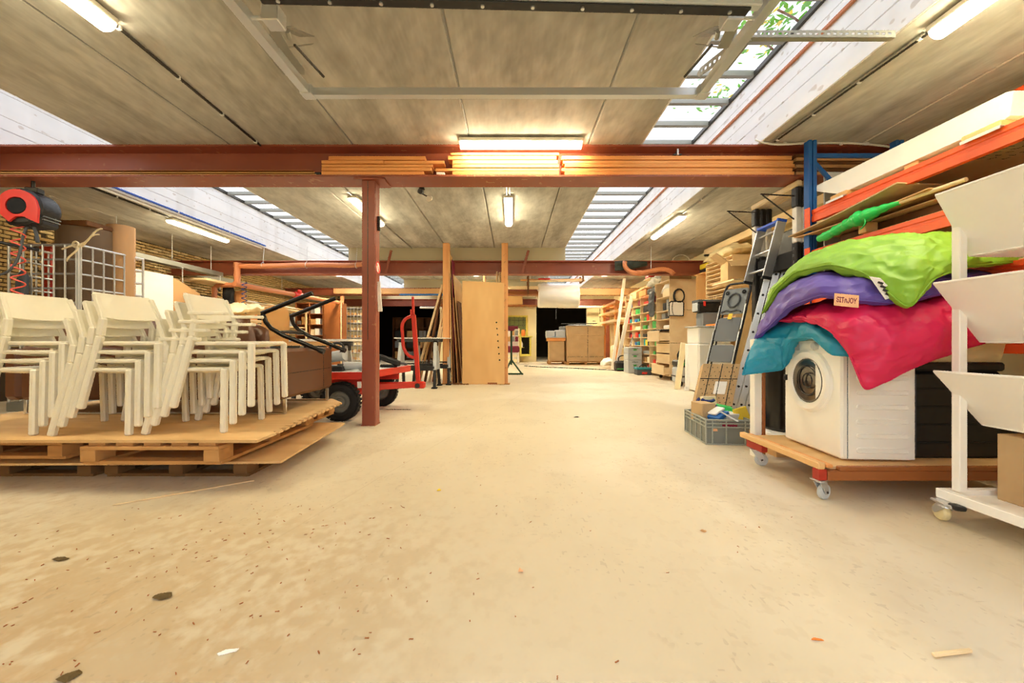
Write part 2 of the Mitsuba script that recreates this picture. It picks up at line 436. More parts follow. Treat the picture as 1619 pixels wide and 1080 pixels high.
# back wall: cream partition, two dark openings to an unlit room behind
Y9 = 19.6
wall('wall_back', 'cream_wall', (-3.55, -.6, Y9, Y9 + .15, 0, 2.9), (XL, -6.6, Y9, Y9 + .15, 0, 3.3), (-6.6, -3.55, Y9, Y9 + .15, 2.78, 3.3), (-.6, 1.2, Y9, Y9 + .15, 0, 2.72), (3.68, 4.6, Y9, Y9 + .15, 0, 2.9),
     (1.2, 3.68, Y9, Y9 + .15, 2.74, 3.3), (4.6, XR, Y9, Y9 + .15, 0, 3.3), (-3.55, 1.2, Y9, Y9 + .15, 2.7, 3.3), (3.68, 4.6, Y9, Y9 + .15, 2.85, 3.3), label='cream painted partition at the far end')
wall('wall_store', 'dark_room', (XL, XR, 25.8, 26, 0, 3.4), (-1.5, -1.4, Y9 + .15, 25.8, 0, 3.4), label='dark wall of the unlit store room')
# bricks of the left wall: the rows in view one by one
bmesh = [PLY(box(-.012, .035, 0, .198, 0, .051, .007), m) for m in BRICKS]
nb = 0
for r in range(15):
    z = 2.28 + r * .068
    for c in range(20):
        y = 7.15 + c * .218 + (r % 2) * .109
        if y > 11.4: continue
        t = mi.ScalarTransform4f().translate([XL + .0 + rng.uniform(0, .008), y + rng.uniform(-.006, .006), z + rng.uniform(-.004, .004)])
        scene[numbered('wall_left__brick')] = {**bmesh[rng.integers(4)], 'to_world': t}; nb += 1
far = []
for r in range(36):
    for c in range(48):
        y, z = 11.5 + c * .218 + (r % 2) * .109, .9 + r * .068
        if y < 19.4: far.append(box(XL - .01, XL + .03, y, y + .198, z, z + .051, .005))
for r in range(36):
    for c in range(30):
        y, z = 4.9 + c * .218 + (r % 2) * .109, .9 + r * .068
        if y < 7.05 or (z < 2.26 and y < 11.4): far.append(box(XL - .01, XL + .03, y, y + .198, z, z + .051, .005))
k = part('wall_left', 'brickwork', cat(*far), 'brick_1'); labels[k] = {'kind': 'stuff'}
js = [part('ceiling', 'joint_filler', box(4.060, 4.080, YF, 4.64, 3.2985, 3.32, 0), 'white_paint'), part('ceiling', 'joint_strip', cat(*[box(x - .005, x + .005, YF, 4.79, 3.304, 3.32, 0) for x in (-3.3, -1.86, -.485, .89)]), 'c_grey')]
# steel: beams, column
def ibeam(x0, x1, yc, z0, z1, w, tf=.022, tw=.014):
    poly = [(-w / 2, 0), (w / 2, 0), (w / 2, tf), (tw / 2, tf + .012), (tw / 2, z1 - z0 - tf - .012), (w / 2, z1 - z0 - tf), (w / 2, z1 - z0), (-w / 2, z1 - z0), (-w / 2, z1 - z0 - tf), (-tw / 2, z1 - z0 - tf - .012), (-tw / 2, tf + .012), (-w / 2, tf)]
    return prism(poly, x1 - x0, (x0, yc, z0), (0, 1, 0), (0, 0, 1))
ZB = 2.925
struct('steel_beam', ibeam(XL, XR, 4.81, ZB, ZC, .32), 'red_steel', 'rust-red steel beam spanning the hall nearest the camera')
b2 = struct('steel_beam', ibeam(XL, XR, 9.90, 2.655, 2.985, .26), 'red_steel', 'rust-red steel beam across the middle of the hall')
b3 = struct('steel_beam', ibeam(XL, XR, 14.9, 2.72, 2.985, .26), 'red_steel', 'rust-red steel beam towards the back of the hall')
b4 = struct('steel_beam', ibeam(XL, XR, 19.4, 2.72, 3.05, .24), 'red_steel', 'rust-red steel beam over the far partition')
for x in (-2.94, .40):
    part(b2, 'brace', bar((x, 9.70, 3.22), (x - .15, 9.76, 2.68), .06, .012, .002, (0, 1, 0)), 'red_steel')
col = struct('steel_column', cat(prism([(-.075, -.085), (.075, -.085), (.075, -.070), (.008, -.066), (.008, .066), (.075, .070), (.075, .085), (-.075, .085), (-.075, .070), (-.008, .066), (-.008, -.066), (-.075, -.070)], 2.90, (-1.70, 4.80, 0.01), (1, 0, 0), (0, 1, 0)),
                                 box(-1.78, -1.765, 4.73, 4.87, .012, 2.9, .002), box(-1.635, -1.62, 4.73, 4.87, .012, 2.9, .002)), 'red_steel', 'rust-red steel column standing left of the aisle')
part(col, 'head_plate', box(-1.86, -1.50, 4.67, 4.95, 2.905, 2.925, .003), 'red_steel')
part(col, 'foot_plate', box(-1.785, -1.615, 4.71, 4.89, 0, .012, .002), 'red_steel')
part(col, 'weld_line', box(-1.708, -1.702, 4.711, 4.7145, 1.02, 2.9, 0), 'steel_dark')
# round no-smoking style sticker and a white strip taped to the column's right side
k = thing('round_sticker', 'round red and white prohibition sticker on the side of the red column', 'sticker')
part(k, 'disc', cyl((-1.6195, 4.80, 1.89), (-1.616, 4.80, 1.89), .075, 24), 'paper')
part(k, 'ring', tube([(-1.615, 4.80 + .068 * math.cos(a), 1.89 + .068 * math.sin(a)) for a in np.linspace(0, 2 * PI, 28)[:-1]], .008, 6, True), 'c_red')
part(k, 'slash', bar((-1.615, 4.76, 1.94), (-1.615, 4.84, 1.84), .004, .014, 0, (0, 1, 1)), 'c_red')
obj('door_profile_strip', bar((-1.612, 4.80, 1.72), (-1.585, 4.80, 1.36), .012, .05, .002, (1, 0, 0)), 'white_paint', 'white strip hanging on the side of the red column', 'strip')
obj('switch_box', sbox(-1.604, 4.80, 2.42, .03, .03, .17, .004), 'black_plastic', 'small black box high on the side of the red column', 'box')

# ---------------------------------------------------------------- lamps
scene['lamp_glow'] = {'type': 'diffuse', 'reflectance': {'type': 'rgb', 'value': [.8, .8, .8]}}
def tube_lamp(p, L, label, along='y', scale=1.0, z=ZC):
    k = thing('batten_lamp', label, 'lamp', (p[0], p[1], z), 0 if along == 'y' else 90, 'ceiling batten lamps')
    part(k, 'housing', cat(box(-.075, .075, -L / 2, L / 2, -.06, -.012, .012), box(-.03, .03, -L / 2 + .2, -L / 2 + .26, -.014, 0, .002), box(-.03, .03, L / 2 - .26, L / 2 - .2, -.014, 0, .002)), 'lamp_housing')
    a = np.linspace(PI, 2 * PI, 9)
    prof = [(.068 * math.cos(t), -.06 + .055 * math.sin(t)) for t in a]
    m = prism(prof[::-1] if Polygon(prof).exterior.is_ccw is False else prof, L - .03, (0, L / 2 - .015, 0), (1, 0, 0), (0, 0, 1))
    d = mikit.ply(m, 'lamp_glow'); d['emitter'] = {'type': 'area', 'radiance': {'type': 'rgb', 'value': [float(c * scale) for c in LAMP]}}
    part(k, 'diffuser', d, None)
    return k
tube_lamp((-2.86, 2.13), 1.4, 'long tube lamp above the white chairs, cut by the top frame')
tube_lamp((3.08, 2.2), 1.4, 'long tube lamp right of the near skylight, cut by the frame')
tube_lamp((.10, 4.52), 1.4, 'long tube lamp along the nearest red beam above the stacked planks', 'x')
tube_lamp((-.06, 6.92), 1.4, 'tube lamp in the middle of the second ceiling bay')
tube_lamp((-2.5, 6.92), 1.4, 'tube lamp of the second bay partly hidden by the red column')
tube_lamp((-6.33, 8.1), 1.5, 'tube lamp beside the left skylight near the brick wall')
tube_lamp((3.05, 7.85), 1.45, 'tube lamp right of the right skylight in the second bay')
tube_lamp((-6.33, 2.1), 1.4, 'added tube lamp out of view by the left skylight nearest the camera')  # unseen lamp added to light the left side
def round_lamp(x, y, label, z=ZC, r=.17):
    k = thing('round_lamp', label, 'lamp', (x, y, z), 0, 'round ceiling lamps of the back bays')
    part(k, 'housing', lathe([(0, 0), (r, 0), (r, -.04), (0, -.04)], 20), 'lamp_housing')
    d = mikit.ply(lathe([(r * .95, -.04), (r * .9, -.07), (r * .55, -.095), (0, -.1)][::-1], 20), 'lamp_glow')
    d['emitter'] = {'type': 'area', 'radiance': {'type': 'rgb', 'value': [float(c * 3.5) for c in LAMP]}}
    part(k, 'diffuser', d, None)
round_lamp(-6.1 + .3, 13.3, 'round lamp under the third bay ceiling left, above the black chair frame', r=.22)
round_lamp(3.1, 13.3, 'round lamp under the third bay ceiling right, behind the middle beam', r=.2)
round_lamp(3.3, 17.8, 'small round lamp farthest back, right of the white roll', r=.22)
round_lamp(-1.2, 13.3, 'round lamp behind the middle beam above the standing boards', r=.2)
round_lamp(-1.2, 17.6, 'round lamp in the back bay above the cream partition', r=.2)
# conduits with clips
def conduit(name, pts, r, m, label, clips=(), cm='white_cable'):
    k = thing(name, label, 'conduit')
    part(k, 'pipe', tube(pts, r, 7), m, True)
    for c in clips: part(k, 'clip', sbox(c[0], c[1], c[2], .035, .022, .035, .004), cm)
zc = ZC - .016
conduit('conduit', [(-2.86, 2.83, zc), (-2.93, 4.64, zc)], .012, 'steel_dark', 'grey conduit running from the top left lamp to the near beam', [(-2.86, 2.9, zc), (-2.89, 3.45, zc), (-2.91, 4.0, zc), (-2.93, 4.55, zc)])
conduit('conduit', [(3.08, 2.95, zc), (3.0, 4.55, zc)], .012, 'steel_dark', 'grey conduit running from the top right lamp to the near beam', [(3.07, 3.0, zc), (3.05, 3.5, zc), (3.03, 4.0, zc), (3.0, 4.5, zc)])
conduit('conduit', [(3.055, 2.95, zc), (2.975, 4.55, zc)], .01, 'galvanised_dull', 'second thin conduit alongside the one from the top right lamp')
conduit('conduit', curve([(2.82, 4.62, 3.34), (2.9, 4.58, zc), (3.3, 4.6, zc), (4.0, 4.6, zc), (4.4, 4.63, 3.26), (4.7, 4.64, 3.2)], 20), .012, 'white_cable', 'white cable clipped along the ceiling above the blue rack upright', [(3.15, 4.6, zc), (3.45, 4.6, zc), (3.8, 4.6, zc), (4.1, 4.6, zc)])
conduit('conduit', [(-6.2, 4.95, zc), (-6.3, 7.3, zc)], .014, 'steel_dark', 'dark conduit leading to the lamp by the brick wall', [(-6.22, 5.6, zc), (-6.25, 6.3, zc), (-6.28, 6.9, zc)])
conduit('conduit', [(-6.12, 4.95, zc), (-6.12, 9.75, zc)], .022, 'white_cable', 'white pipe along the lower edge of the left skylight')
conduit('conduit', [(-6.035, 4.95, 3.34), (-6.035, 9.75, 3.34)], .018, 'blue_cable', 'bundle of blue cables along the left skylight', [(-6.03, 5.9, 3.34), (-6.03, 7.2, 3.34), (-6.03, 8.5, 3.34)])
conduit('conduit', [(-.10, 4.98, zc), (-.08, 6.2, zc)], .014, 'galvanised', 'grey conduit from the near beam to the middle lamp')
conduit('conduit', [(-.04, 4.98, zc), (-.03, 6.2, zc)], .010, 'galvanised', 'thin conduit beside the one to the middle lamp')
conduit('conduit', [(-2.5, 4.98, zc), (-2.5, 6.2, zc)], .014, 'galvanised_dull', 'conduit leading to the lamp behind the red column', [(-2.5, 6.05, zc)])
conduit('conduit', [(-2.5, 7.65, zc), (-2.45, 9.75, zc)], .014, 'galvanised_dull', 'conduit running from the lamp behind the column to the concrete edge')
conduit('conduit', [(3.05, 8.6, zc), (3.0, 9.75, zc)], .014, 'galvanised_dull', 'conduit running back from the right lamp of the second bay')
conduit('conduit', [(3.05, 5.0, zc), (3.05, 7.1, zc)], .014, 'galvanised_dull', 'conduit between the near beam and the right lamp of the second bay', [(3.05, 5.6, zc), (3.05, 6.4, zc)])
obj('timber_strip', box(2.842, 2.868, YF, 21.5, 3.835, 3.868, .004), 'strip_brown', 'orange-brown strip along the inner wall of the right skylight', 'strip')
# ceiling spot bracket
k = thing('ceiling_spotlight', 'small spotlight pair on a bracket under the second bay ceiling', 'spotlight', (-1.33, 5.95, ZC))
part(k, 'bracket', cat(box(-.05, .02, -.03, .03, -.03, 0, .003), cyl((-.02, 0, -.03), (-.02, 0, -.1), .012, 8), cyl((-.02, 0, -.09), (.08, .05, -.13), .01, 8)), 'steel_dark')
part(k, 'head', cyl((-.03, -.06, -.08), (-.03, .04, -.05), .038, 14), 'grey_dark')
part(k, 'head', cyl((.09, -.03, -.18), (.09, .07, -.13), .042, 14), 'white_paint')

# ---------------------------------------------------------------- overhead door: leaf, tracks, brackets
t = thing('sectional_door', 'open overhead door leaf lying under the ceiling, dark rubber seal with bolts', 'door')
part(t, 'leaf', rot(box(-1.5, 1.42, YF + .3, 2.21, 2.93, 2.975, .006), 1.72, 'z', (0, 2.27, 0)), 'grey_light')
part(t, 'edge_profile', rot(box(-1.5, 1.42, 2.21, 2.262, 2.905, 2.985, .006), 1.72, 'z', (0, 2.27, 0)), 'grey_light')
part(t, 'seal', rot(box(-1.40, 1.36, 2.222, 2.280, 2.892, 2.904, .004), 1.72, 'z', (0, 2.27, 0)), 'black_plastic', label='dark rubber seal')
for x in np.linspace(-1.3, 1.25, 10): part(t, 'bolt', rot(cyl((x, 2.25, 2.893), (x, 2.25, 2.884), .011, 8), 1.72, 'z', (0, 2.27, 0)), 'galvanised')
for s, x in ((-1, -1.60), (1, 1.485)):
    k = thing('door_track', ['left', 'right'][s > 0] + ' galvanised track of the overhead door with bracket and stop rod', 'track', (x, 0, 2.95))
    part(k, 'rail', cat(box(-.03, .03, -.5, 3.13, -.028, -.022, .001), box(-.032, -.026, -.5, 3.13, -.028, .03, .001), box(.026, .032, -.5, 3.13, -.028, .03, .001), box(-.032, -.012, -.5, 3.13, .026, .031, .001), box(.012, .032, -.5, 3.13, .026, .031, .001)), 'galvanised')
    hs = [Point(u, .05 + .0 * u).buffer(.012) for u in np.linspace(.08, .30, 6)]
    plate = Polygon([(0, 0), (.12, 0), (.33, .05), (.34, .09), (.28, .12), (0, .12)])
    for h_ in hs: plate = plate.difference(h_)
    part(k, 'bracket', prism(plate, .006, (-s * .03 - .06 * (s < 0), 2.62, .035), (0, 1, 0), (1, 0, 0)), 'galvanised_dull')
    part(k, 'hanger', cat(box(-s * .0 - .02, .02, 2.66, 2.70, .03, .35, .002), bar((-.0, 2.72, .05), (s * -.12, 2.95, .25), .03, .004, 0)), 'galvanised_dull')
    part(k, 'roller_arm', cat(box(-s * .16 - .05, -s * .16 + .05, 2.36, 2.46, -.04, .06, .006), cyl((-s * .16, 2.4, 0), (0, 2.4, 0), .012, 8)), 'galvanised')
    part(k, 'hinge', cat(bar((-s * .13, 2.45, -.02), (-s * .1, 2.62, -.02), .07, .012, .003), cyl((-s * .19, 2.5, .0), (-s * .17, 2.56, .0), .016, 8)), 'galvanised_dull')
    pf = Polygon([(0, -.045), (.86, -.035), (.93, 0), (.86, .035), (0, .045)])
    for u_ in np.arange(.08, .85, .09): pf = pf.difference(Polygon([(u_, -.010), (u_ + .045, -.010), (u_ + .045, .010), (u_, .010)]))
    d_, s_, u_ = frame((-.30 if s < 0 else .06, .84, .32), (1, 0, 0))
    part(k, 'strap', prism(pf, .004, (s * .05, 2.58, .03), d_, s_), 'galvanised_dull')
    pf2 = Polygon([(0, 0), (.34, 0), (.34, .11), (0, .11)])
    for u_ in np.arange(.05, .3, .07): pf2 = pf2.difference(Point(u_, .055).buffer(.012))
    d2, s2, u2 = frame((0, .62, .34), (1, 0, 0))
    part(k, 'hanger_plate', prism(pf2, .004, (-s * .16 - (.055), 2.50, .03), d2, A(1, 0, 0)), 'galvanised_dull')
    part(k, 'stop_rod', cyl((-s * .17, 2.62, .0), (-s * .22, 2.92, -.01), .009, 8), 'steel_dark')
    part(k, 'end_corner', cat(box(-.04, .05, 3.07, 3.16, -.035, .04, .003)), 'galvanised')
obj('door_spacer_bar', cat(box(-1.62, 1.50, 3.11, 3.165, 2.925, 2.931, .001), box(-1.62, 1.50, 3.11, 3.116, 2.925, 2.985, .001)), 'galvanised', 'galvanised angle bar joining the two door tracks', 'bar')
pl = Polygon([(0, 0), (1.02, 0), (1.02, .045), (0, .045)])
for u in np.arange(.05, 1.0, .04): pl = pl.difference(Polygon([(u, .016), (u + .022, .016), (u + .022, .03), (u, .03)]))
obj('perforated_rail', cat(prism(pl, .003, (1.5, 2.62, 3.0), (1, 0, 0), (0, 0, 1)), box(1.5, 2.52, 2.62, 2.655, 2.998, 3.001, 0)), 'galvanised_dull', 'perforated steel rail fixed crosswise from the right door track', 'rail')
# greenery on the roof seen through the right skylight
lv, lf, ly, lg = [], [], [], []
for i in range(520):
    y = rng.choice([3.0, 3.4, 4.1, 4.5, 5.6]) + rng.normal(0, .16); x = 2.9 + abs(rng.normal(0, .3)) * rng.choice([-.9, 1]); z = 4.34 + abs(rng.normal(0, .16))
    a, b_ = rng.uniform(0, 2 * PI), rng.uniform(-.6, .6); L = rng.uniform(.06, .14)
    d, s_, u = frame((math.cos(a) * math.cos(b_), math.sin(a) * math.cos(b_), math.sin(b_)))
    c = A(x, y, z); q = np.array([c, c + d * L * .5 + s_ * L * .22, c + d * L, c + d * L * .5 - s_ * L * .22])
    (ly if rng.random() < .18 else lg).append((q, np.array([[0, 1, 2], [0, 2, 3]])))
k = thing('roof_shrub', 'green plant growing on the roof, seen through the near right skylight', 'plant')
part(k, 'foliage', cat(*lg), 'leaf_green'); part(k, 'yellow_leaves', cat(*ly), 'leaf_yellow', label='yellow autumn leaves')
part(k, 'stem', cat(*[tube(curve([(3.2, y, 3.62), (3.05, y, 4.2), (2.8, y + .1, 4.5)], 6), .012, 5) for y in (3.0, 3.4, 4.1, 4.5, 5.6)]), 'wood_dark')
# ================================================================= left: pallets, chairs, sofa
DK = .36
def blocks(x0, x1, y0, y1, z0, nb=3):
    """boards of a wooden pallet: (bottom boards, blocks, stringers, deck boards) as separate meshes"""
    out = []
    ys = np.linspace(y0 + .05, y1 - .05, 3); xs = np.linspace(x0 + .05, x1 - .05, nb)
    for x in xs: out.append(('bottom_board', box(x - .05, x + .05, y0, y1, z0, z0 + .022, .002)))
    for y in (ys[0], ys[-1]): out.append(('bottom_board', box(x0, x1, y - .045, y + .045, z0 + .0005, z0 + .0225, .002)))
    for x in xs:
        for y in ys: out.append(('block', box(x - .05, x + .05, y - .07, y + .07, z0 + .0225, z0 + .100, .003)))
    for y in ys: out.append(('stringer', box(x0, x1, y - .07, y + .07, z0 + .1, z0 + .122, .002)))
    n = int((x1 - x0) / .16)
    for i in range(n):
        x = x0 + (i + .5) * (x1 - x0) / n
        out.append(('deck_board', box(x - .055, x + .055, y0, y1, z0 + .122, z0 + .144, .002)))
    return out
def pallet(x0, x1, y0, y1, z0, label, nb=3, m='wood_rough'):
    k = thing('pallet', label, 'pallet')
    for n, b in blocks(x0, x1, y0, y1, z0, nb): part(k, n, b, m)
    return k
pallet(-2.80, -1.90, 2.60, 3.80, .196, 'upper wooden pallet at the front under the stacked white chairs', 2)
pallet(-4.3, -3.05, 2.72, 3.9, .196, 'upper wooden pallet at the left edge under the leftmost chairs')
pallet(-2.80, -1.98, 3.83, 4.43, .196, 'upper wooden pallet at the back carrying the right end of the sofa')
pallet(-3.0, -1.95, 2.95, 4.0, .0, 'bottom wooden pallet on the floor, right one of the lower layer', 3, 'wood_old')  # lower layer takes the wood with the shadow painted in
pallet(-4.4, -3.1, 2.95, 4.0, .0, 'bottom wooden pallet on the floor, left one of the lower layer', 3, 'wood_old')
def ragged(pts, h, z, name, m, label):
    return obj(name, prism(Polygon(pts), h, (0, 0, z), (1, 0, 0), (0, 1, 0)), m, label, 'sheet')
pts = [(-4.5, 2.585), (-1.655, 2.585), (-1.66, 2.75)]
y = 2.75
for i in range(14): pts += [(-1.66 - i * .009, y + .06), (-1.70 - i * .009, y + .06), (-1.70 - i * .009, y + .1), (-1.665 - i * .009, y + .1)]; y += .1
pts += [(-1.785, 4.18), (-2.0, 4.45), (-4.5, 4.45)]
ragged(pts, .018, .342, 'plywood_sheet', 'wood_ply', 'large plywood sheet under the white chairs, ragged right edge')
ragged([(-4.5, 2.72), (-2.4, 2.76), (-1.62, 2.79), (-1.72, 4.10), (-1.76, 4.13), (-4.5, 4.1)], .016, .1455, 'plywood_sheet', 'wood_ply', 'lower plywood sheet sticking out between the two pallet layers')
# ---- the white stacking chairs
CHW = .225
def white_chair(arm, label, loc, rz):
    k = thing('stacking_chair', label, 'chair', loc, rz, 'white stacking chairs with armrests' if arm else 'white stacking chairs')
    u, w = np.linspace(0, 1, 9), np.linspace(-1, 1, 9)
    X, Yg = np.meshgrid(-.16 + .40 * u, w * CHW, indexing='ij')
    Z = .455 - .022 * (1 - (2 * u[:, None] - 1) ** 4) * (1 - w[None] ** 4) + 0 * X
    top = np.stack([X, Yg, Z], -1)
    bot = top.copy(); bot[..., 2] -= .012 + .012 * (1 - w[None] ** 2)
    part(k, 'seat', closed(top, bot), 'white_chair', 40)
    part(k, 'seat_rim', tube(np.array([(-.14, -CHW, .446), (.20, -CHW, .446), (.245, -CHW + .04, .446), (.245, CHW - .04, .446), (.20, CHW, .446), (-.14, CHW, .446)]), .014, 8), 'white_chair', 40)
    for s in (-1, 1):
        part(k, 'leg', bar((.228, s * CHW, .45), (.232, s * (CHW + .012), 0), .040, .042, .010, (0, 1, 0)), 'white_chair')
        part(k, 'leg', cat(bar((-.275, s * (CHW + .028), 0), (-.165, s * (CHW + .004), .50), .044, .044, .010, (0, 1, 0)), bar((-.166, s * (CHW + .004), .495), (-.152, s * CHW, .62), .042, .042, .009, (0, 1, 0)), bar((-.153, s * CHW, .61), (-.222, s * (CHW - .014), .79), .030, .034, .006, (0, 1, 0))), 'white_chair')
        if arm:
            part(k, 'armrest', box(-.19, .06, s * CHW - .025, s * CHW + .03, .645, .668, .008), 'white_chair')
    P = [[(-.160 - .035 * (1 - w_ * w_) - .075 * v, w_ * CHW * (.97 - .04 * v), .625 + .175 * v - .012 * (1 - w_ * w_) * (1 - v)) for v in (0, .5, 1)] for w_ in (-1, -.5, 0, .5, 1)]
    part(k, 'backrest', sheet(P, .014, 13, 7), 'white_chair', 40)
    return k
for s, (x, y, rz, arm, nm, n) in enumerate([(-3.49, 2.95, 0, 0, 'leftmost', 4), (-2.84, 2.95, 0, 0, 'middle', 4), (-2.265, 3.01, 4, 1, 'rightmost', 4)]):
    base = None
    for i in range(n):
        lab = f'cream white stacking chair {"with" if arm else "without"} armrests, ' + ['lowest', 'second from the bottom', 'third from the bottom', 'topmost'][i] + f' of the {nm} stack'
        loc = (x + .061 * i, y + .004 * i, DK + .0605 * i)
        if base is None: base = white_chair(arm, lab, loc, rz)
        else: dup(base, lab, loc, rz, base='stacking_chair')
# ---- brown leather armchair
k = thing('leather_sofa', 'long brown leather sofa on chrome legs at the back of the pallets', 'sofa', (-2.42, 3.90, DK + .002))
part(k, 'base', box(-1.90, .445, -.44, .48, .135, .40, .03), 'leather', 30)
for a_ in (-1.94, .31): part(k, 'arm', box(a_, a_ + .137, -.495, .49, .135, .575, .03), 'leather', 30)
part(k, 'back_board', box(-1.80, .305, -.49, -.38, .135, .60, .03), 'leather', 30)
for a_ in (-1.79, -.74): part(k, 'seat_cushion', box(a_, a_ + 1.03, -.25, .49, .40, .53, .05), 'leather', 30)
part(k, 'backrest', pillow([[(-1.8, -.47, .40), (-1.8, -.40, .62), (-1.7, -.36, .80)], [(-.40, -.47, .40), (-.40, -.40, .65), (-.36, -.36, .85)], [(0, -.49, .40), (0, -.42, .65), (0, -.37, .87)], [(.20, -.47, .40), (.17, -.40, .65), (.08, -.36, .84)]], .09, 20, 16, .006, 4), 'leather', True)
part(k, 'back_cushion', pillow([[(-.28, -.28, .5), (-.28, -.2, .78)], [(.0, -.27, .5), (.0, -.19, .80)], [(.22, -.28, .5), (.16, -.2, .74)]], .06, 20, 14, .012, 5), 'leather', True)
part(k, 'seam', cat(box(.446, .4488, -.49, .485, .352, .358, 0), box(.446, .4488, .27, .276, .15, .57, 0)), 'leather_seam')
for y in (-.40, .40):
    part(k, 'leg', cat(bar((-1.85, y, .008), (.43, y, .008), .03, .014, .003), bar((.425, y, .0), (.425, y, .135), .03, .014, .003, (0, 1, 0)), bar((-1.85, y, .0), (-1.85, y, .135), .03, .014, .003, (0, 1, 0))), 'chrome')
# ---- upturned black framed chair lying over it
k = thing('upturned_chair', 'black tube frame chair with orange plywood seat, upside down on the leather sofa', 'chair', (0, 0, .03))
for Y in (3.9, 4.4):
    part(k, 'side_frame', cat(tube([(-2.448, Y, 1.245), (-2.2, Y, 1.345), (-1.953, Y, 1.445)], .021, 10), tube([(-2.44, Y, 1.245), (-2.41, Y, 1.16), (-2.36, Y, 1.10), (-2.24, Y, 1.03), (-2.05, Y, .955), (-1.855, Y, .875)], .021, 10)), 'black_gloss', 40)
    part(k, 'foot_cap', tube([(-1.885, Y, .887), (-1.84, Y, .868)], .027, 10), 'black_plastic')
part(k, 'cross_bar', tube([(-2.30, 3.9, 1.06), (-2.32, 4.15, 1.07), (-2.30, 4.4, 1.06)], .016, 8), 'black_gloss', True)
sh = Polygon([(-.22, 0), (-.225, .26), (-.19, .345), (-.1, .375), (.1, .375), (.19, .345), (.225, .26), (.22, 0), (.14, -.02), (-.14, -.02)]).buffer(.012)
part(k, 'seat', prism(sh, .012, (-2.47, 4.15, .955), (0, 1, 0), (0.05, 0, 1)), 'seat_orange', label='orange plywood seat')

# ================================================================= left wall
# two wire cages, one on the other
def cage(loc, label, sz=1.08):
    k = thing('wire_cage', label, 'cage', loc)
    W = 1.0
    for i, z in enumerate(np.linspace(.05, sz, 6)):
        part(k, 'ring', cat(*[cyl((a * W / 2, b * W / 2, z), (c * W / 2, d * W / 2, z), .014 if 0 < i < 5 else .018, 8) for a, b, c, d in ((-1, -1, 1, -1), (1, -1, 1, 1), (1, 1, -1, 1), (-1, 1, -1, -1))]), 'galvanised')
    for i in range(7):
        c = -W / 2 + .02 + i * (W - .04) / 6
        for p in ((c, -W / 2 - .012), (c, W / 2 + .012), (W / 2 + .012, c), (-W / 2 - .012, c)):
            part(k, 'upright', cyl((*p, 0.02), (*p, sz), .012, 6), 'galvanised')
    for p in ((-1, -1), (1, -1), (1, 1), (-1, 1)): part(k, 'corner_post', cyl((p[0] * .5, p[1] * .5, 0), (p[0] * .5, p[1] * .5, sz + .02), .014, 8), 'galvanised')
    part(k, 'floor_tray', box(-.52, .52, -.52, .52, -.13, 0, .01), 'galvanised_dull')
    return k
cage((-6.7, 6.2, 1.30), 'upper galvanised wire cage by the brick wall, holding cardboard rolls')
c2 = cage((-6.7, 6.2, .13), 'lower galvanised wire cage on the floor, hidden behind the chairs', 1.0)
obj('cardboard_roll', lathe([(.0, 1.32), (.33, 1.32), (.33, 2.72), (.0, 2.72)], 32, (-6.62, 6.2, 0)), 'roll_brown', 'thick dark brown roll standing in the wire cage', 'roll', smooth=30)
obj('cardboard_roll', lathe([(.12, 1.32), (.175, 1.32), (.175, 2.86), (.12, 2.86), (.12, 1.32)], 28, (-6.34, 6.46, 0)), 'mdf_brown', 'tan cardboard tube standing in the wire cage right of the dark roll', 'roll', smooth=30)
obj('roll_cover', box(-7.0, -6.30, 5.9, 6.5, 2.725, 2.80, .01), 'wood_dark', 'dark brown flat board lying on the thick roll', 'board')
obj('red_post', cat(box(-8.10, -7.97, 6.88, 7.0, 0, 2.66, .006), box(-8.14, -7.93, 6.86, 7.02, 2.61, 2.66, .004)), 'block_red', 'red upright post behind the wire cage bars, left of the brown roll', 'post')
obj('grey_bundle', pillow([[(-6.98, 5.6, 1.35), (-6.98, 5.62, 1.95)], [(-6.9, 5.6, 1.35), (-6.9, 5.62, 2.0)], [(-6.82, 5.6, 1.35), (-6.82, 5.64, 1.9)]], .05, 16, 16, .03, 2), 'grey_dark', 'dark grey bundle hanging inside the wire cage', 'bundle', smooth=True)
k = thing('tied_strap', 'knotted light fabric strap tied to the corner of the wire cage', 'strap')
for p in ([(-6.2, 5.68, 2.38), (-6.05, 5.7, 2.47), (-5.98, 5.72, 2.58), (-5.88, 5.72, 2.62)], [(-6.2, 5.68, 2.38), (-6.1, 5.66, 2.36), (-6.02, 5.64, 2.42), (-5.86, 5.66, 2.52)], [(-6.2, 5.68, 2.38), (-6.28, 5.64, 2.34), (-6.35, 5.62, 2.30)], [(-6.2, 5.68, 2.38), (-6.17, 5.64, 2.28), (-6.24, 5.62, 2.2), (-6.28, 5.62, 2.13)]):
    part(k, 'end', tube(curve(p, 10), np.linspace(.015, .010, 10), 6), 'c_cream', True)
part(k, 'knot', tube([(-6.2 + .04 * math.cos(a), 5.66, 2.38 + .04 * math.sin(a)) for a in np.linspace(0, 2 * PI, 14)[:-1]], .013, 6, True), 'c_cream', True)
obj('white_board', box(-6.93, -6.90, 7.0, 8.12, 0.02, 2.335, .004), 'white_panel', 'white board standing behind the wire cage by the brick wall', 'board')
obj('brown_board', prism([(0, 0), (1.25, 0), (1.25, 1.2), (.7, 2.05), (.1, 2.28), (0, 2.28)], .02, (-7.0, 8.2, .02), (0, 1, 0), (0, 0, 1)), 'mdf_brown', 'brown board with a slanted corner, right of the white board', 'board')
obj('shelf_plank', box(-7.5, -6.9, 9.0, 9.75, 2.39, 2.44, .004), 'wood_pale', 'short pale plank jutting out below the end of the wall duct', 'plank')
part_k = thing('cable_duct', 'grey metal cable duct hung before the brick wall', 'duct')
